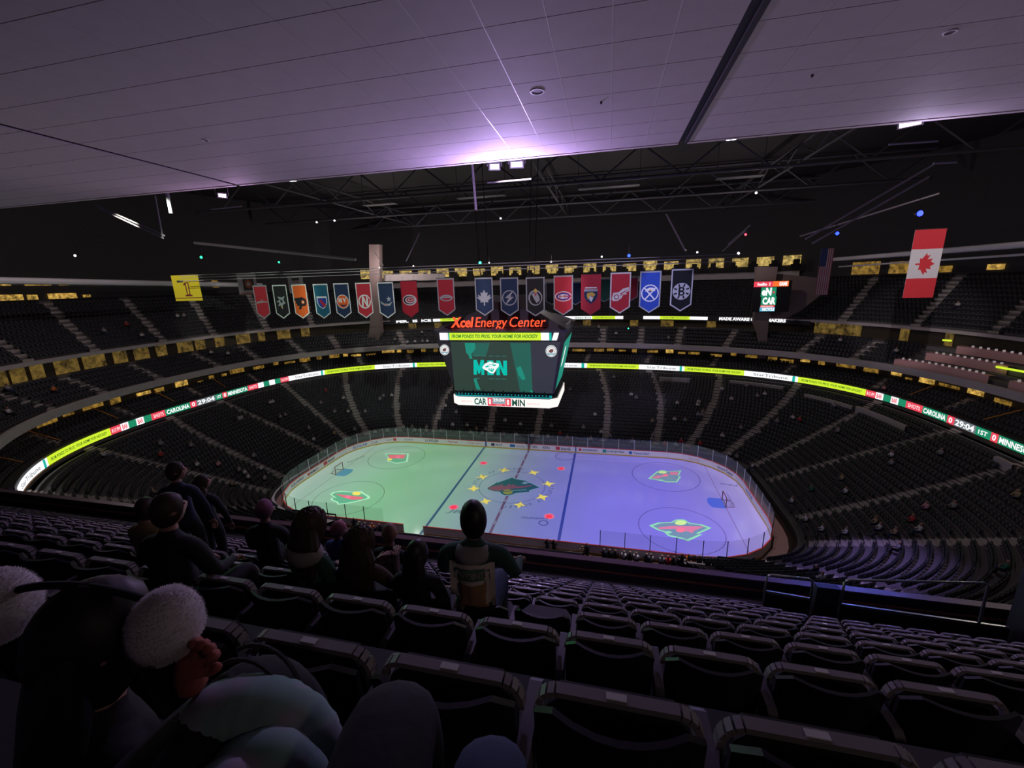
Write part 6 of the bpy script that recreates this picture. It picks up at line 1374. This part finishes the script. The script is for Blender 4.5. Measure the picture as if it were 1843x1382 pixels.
for u, v, c in [(1319, 717, 'white'), (1378, 712, 'white'), (1366, 712, 'grey'), (1504, 733, 'grey'), (1430, 751, 'white'), (1441, 753, 'red'), (1347, 694, 'grey'), (1292, 697, 'white'), (1507, 776, 'grey'), (1257, 724, 'white'), (1271, 746, 'grey'), (1604, 816, 'white'), (1605, 830, 'grey'), (1359, 836, 'white'), (1689, 818, 'grey'), (1592, 697, 'pink'), (1512, 613, 'white'), (1615, 635, 'white'), (1722, 551, 'white'),
                (1461, 882, 'green'), (1424, 902, 'white'), (1521, 886, 'white'), (1513, 862, 'tan'), (1453, 937, 'white'), (1480, 955, 'white'), (1521, 966, 'white'), (1583, 937, 'tan'), (1585, 953, 'white'), (1610, 958, 'tan'), (1650, 931, 'red'), (1655, 950, 'white'), (1621, 984, 'grey'), (1722, 905, 'grey'), (1806, 1021, 'green'), (1830, 896, 'tan'), (1477, 1039, 'white'), (1470, 1022, 'black'), (1664, 917, 'pink'),
                (1219, 727, 'white'), (1257, 724, 'white'), (1138, 712, 'white'), (1145, 714, 'grey'), (1069, 747, 'white'), (1175, 760, 'tan'), (1217, 755, 'white'), (1233, 755, 'grey'), (1259, 748, 'grey'), (1271, 746, 'grey'), (1089, 773, 'white'), (1024, 699, 'grey'), (1106, 679, 'grey'), (908, 757, 'white'), (939, 766, 'white'), (990, 766, 'grey'), (1048, 772, 'grey'), (1330, 772, 'grey'), (1300, 782, 'white'), (1365, 776, 'grey'), (1400, 760, 'grey'),
                (487, 723, 'white'), (504, 749, 'grey'), (513, 746, 'grey'), (586, 704, 'red'), (578, 724, 'grey'), (619, 715, 'white'), (704, 712, 'white'), (684, 716, 'grey'), (692, 715, 'grey'), (660, 741, 'grey'), (804, 729, 'white'), (796, 730, 'grey'), (813, 764, 'white'), (840, 763, 'white'), (823, 739, 'grey'), (558, 772, 'grey'), (600, 742, 'grey'), (628, 742, 'white'), (742, 771, 'grey'), (720, 768, 'white'), (770, 771, 'grey'), (855, 775, 'tan'), (880, 772, 'grey'),
                (735, 615, 'white'), (746, 615, 'white'), (760, 613, 'grey'), (770, 613, 'white'), (760, 596, 'grey'), (710, 611, 'grey'), (320, 572, 'white'), (330, 571, 'grey'), (226, 588, 'red'), (255, 600, 'white'), (190, 592, 'grey'), (382, 633, 'white'), (410, 636, 'white'), (94, 696, 'orange'), (5, 687, 'grey'), (14, 737, 'white'), (486, 725, 'white'), (342, 806, 'grey'), (288, 794, 'grey'), (287, 815, 'red'), (188, 820, 'white'), (354, 833, 'white'), (391, 831, 'pink'), (458, 820, 'grey'), (470, 838, 'white'), (440, 852, 'white'), (430, 846, 'grey'), (449, 862, 'white'), (412, 868, 'tan'), (478, 862, 'grey'), (280, 884, 'tan'), (1078, 614, 'grey'), (1110, 598, 'white'), (1205, 606, 'grey'), (1077, 581, 'grey'), (1230, 583, 'white'),
                (545, 800, 'grey'), (560, 790, 'white'), (600, 783, 'tan'), (640, 775, 'grey'), (672, 788, 'white'), (700, 782, 'white'), (717, 786, 'grey'), (748, 784, 'white'), (757, 781, 'grey'), (768, 788, 'white'), (783, 789, 'white'), (800, 787, 'grey'), (848, 790, 'white'), (868, 789, 'grey'), (905, 790, 'grey'), (930, 792, 'white'), (965, 792, 'white'), (985, 794, 'white'), (1008, 782, 'red'), (1020, 796, 'grey'), (1060, 797, 'white'), (1137, 797, 'white'), (1174, 798, 'grey'), (1195, 800, 'orange'), (1215, 806, 'white'), (1232, 798, 'red'), (1258, 797, 'red'), (1300, 830, 'white'), (1320, 838, 'grey'), (1180, 783, 'grey'), (1100, 785, 'grey')]:
    spect(u, v, c)
ZN = {'low': 'lower bowl', 'club': 'club level', 'up1': 'middle deck', 'up2': 'top deck'}
def side(u): return 'left end' if u < 470 else 'left of scoreboard' if u < 780 else 'under scoreboard' if u < 1030 else 'right of scoreboard' if u < 1400 else 'right end'
buck = {}
for o, zone, row, top, u, y in PEOPLE: buck.setdefault((zone, side(u), top, row), []).append((u, o))
for (zone, sd, top, row), L in buck.items():
    L.sort(key=lambda q: q[0])
    for i, (u, o) in enumerate(L):
        w = '' if len(L) == 1 else ', %s from left' % nth(i+1)
        tag(o, 'spectator in %s, %s, %s row, %s%s' % (top, ZN[zone], nth(row+1), sd, w), 'person', 'spectators in the stands')
# people by the near boards
NEARP = [((985, 968), 'stand', 'black', 'staff member in black standing by the near boards, left of a pair'), ((997, 970), 'stand', 'black', 'staff member in black standing by the near boards, right of a pair'), ((1057, 978), 'stand', 'navy', 'person in navy standing at the gate post by the near boards'), ((1048, 986), 'sit', 'tan', 'person crouching beside the one in navy at the gate post'), ((1228, 996), 'stand', 'black', 'spectator in a dark jersey standing by the near violet corner'), ((1240, 998), 'stand', 'orange', 'spectator in orange standing by the near boards, left one'), ((1250, 999), 'stand', 'red', 'spectator in red standing next to the one in orange'), ((1259, 1006), 'stand', 'navy', 'spectator in navy standing right of the one in red'), ((1274, 1004), 'stand', 'tan', 'spectator in tan standing rightmost by the near boards')]
for k, (u, c) in enumerate(((1087, 'navy'), (1097, 'black'), (1108, 'black'), (1123, 'white'), (1134, 'black'), (1145, 'white'), (1164, 'navy'), (1172, 'grey'), (1192, 'grey'), (1203, 'red'), (1213, 'black'))):
    NEARP.append(((u, 988+(u-1087)*.10), 'sit', c, 'spectator in %s sitting along the near glass, %s from the gate' % (c, nth(k+1))))
for k, (u, v, c) in enumerate(((612, 930, 'green'), (635, 927, 'black'), (645, 934, 'green'), (655, 930, 'black'), (668, 934, 'orange'), (682, 938, 'black'))):
    NEARP.append(((u, v), 'sit' if k != 1 else 'stand', c, 'spectator in %s beyond the near glass, green side, %s from left' % (c, nth(k+1))))
for (u, v), pose, c, lab in NEARP:
    y = -13.75; p = on_y(u, v, y)
    o = bpy.data.objects.new('person', SB[pose]); link(o); o.location = (p.x, y, .0); o.rotation_euler = (0, 0, rp.uniform(-.5, .5)); paint(o, c); tag(o, lab, 'person', 'people by the near boards')
    if pose == 'sit': tag(MB().box((p.x-.22, y-.25, 0), (p.x+.22, y+.15, .42)).build('bench_stool', M_BLACK), 'low black stool under the '+lab.replace(' beyond the near glass', '').replace(' sitting along the near glass', ' by the near glass'), 'stool', 'stools by the near boards')
# players' benches by the near boards
for x0, x1, l in ((-10.5, -1.5, 'left'), (1.5, 10.5, 'right')):
    t = thing('players_bench', 'long players bench behind the near boards, %s of the centre line' % l, 'bench', ((x0+x1)/2, -14.05, 0)); w = (x1-x0)/2
    MB().box((-w, -.2, .42), (w, .2, .47)).build('seat', mat('bench_wood', (.16, .10, .07), .6), t)
    for q in range(5): x = -w+.3+(2*w-.6)*q/4; MB().box((x-.03, -.18, 0), (x+.03, .18, .42)).build('leg', M_DARK, t)
    MB().box((-w, -.40, .0), (w, -.34, 1.0)).build('rear_panel', mat('bench_panel', (.42, .40, .42), .6), t)
for k, (u0, v0, u1, v1) in enumerate(((528, 918, 604, 926), (1293, 1002, 1360, 1010))):   # dark tunnel frames by the near corners
    a, b = on_y(u0, v0, -15.6), on_y(u1, v1, -15.6)
    t = thing('tunnel_frame', 'dark metal frame over the player tunnel by the %s near corner' % ('green lit', 'violet lit')[k], 'frame', (a.x, -15.6, 0)); hh = max(a.z, .8)
    MB().tube([(0, 0, 0), (0, 0, hh), (b.x-a.x, 0, max(b.z, .8)), (b.x-a.x, 0, 0)], .09, 6).build('frame_tube', M_BLACK, t)
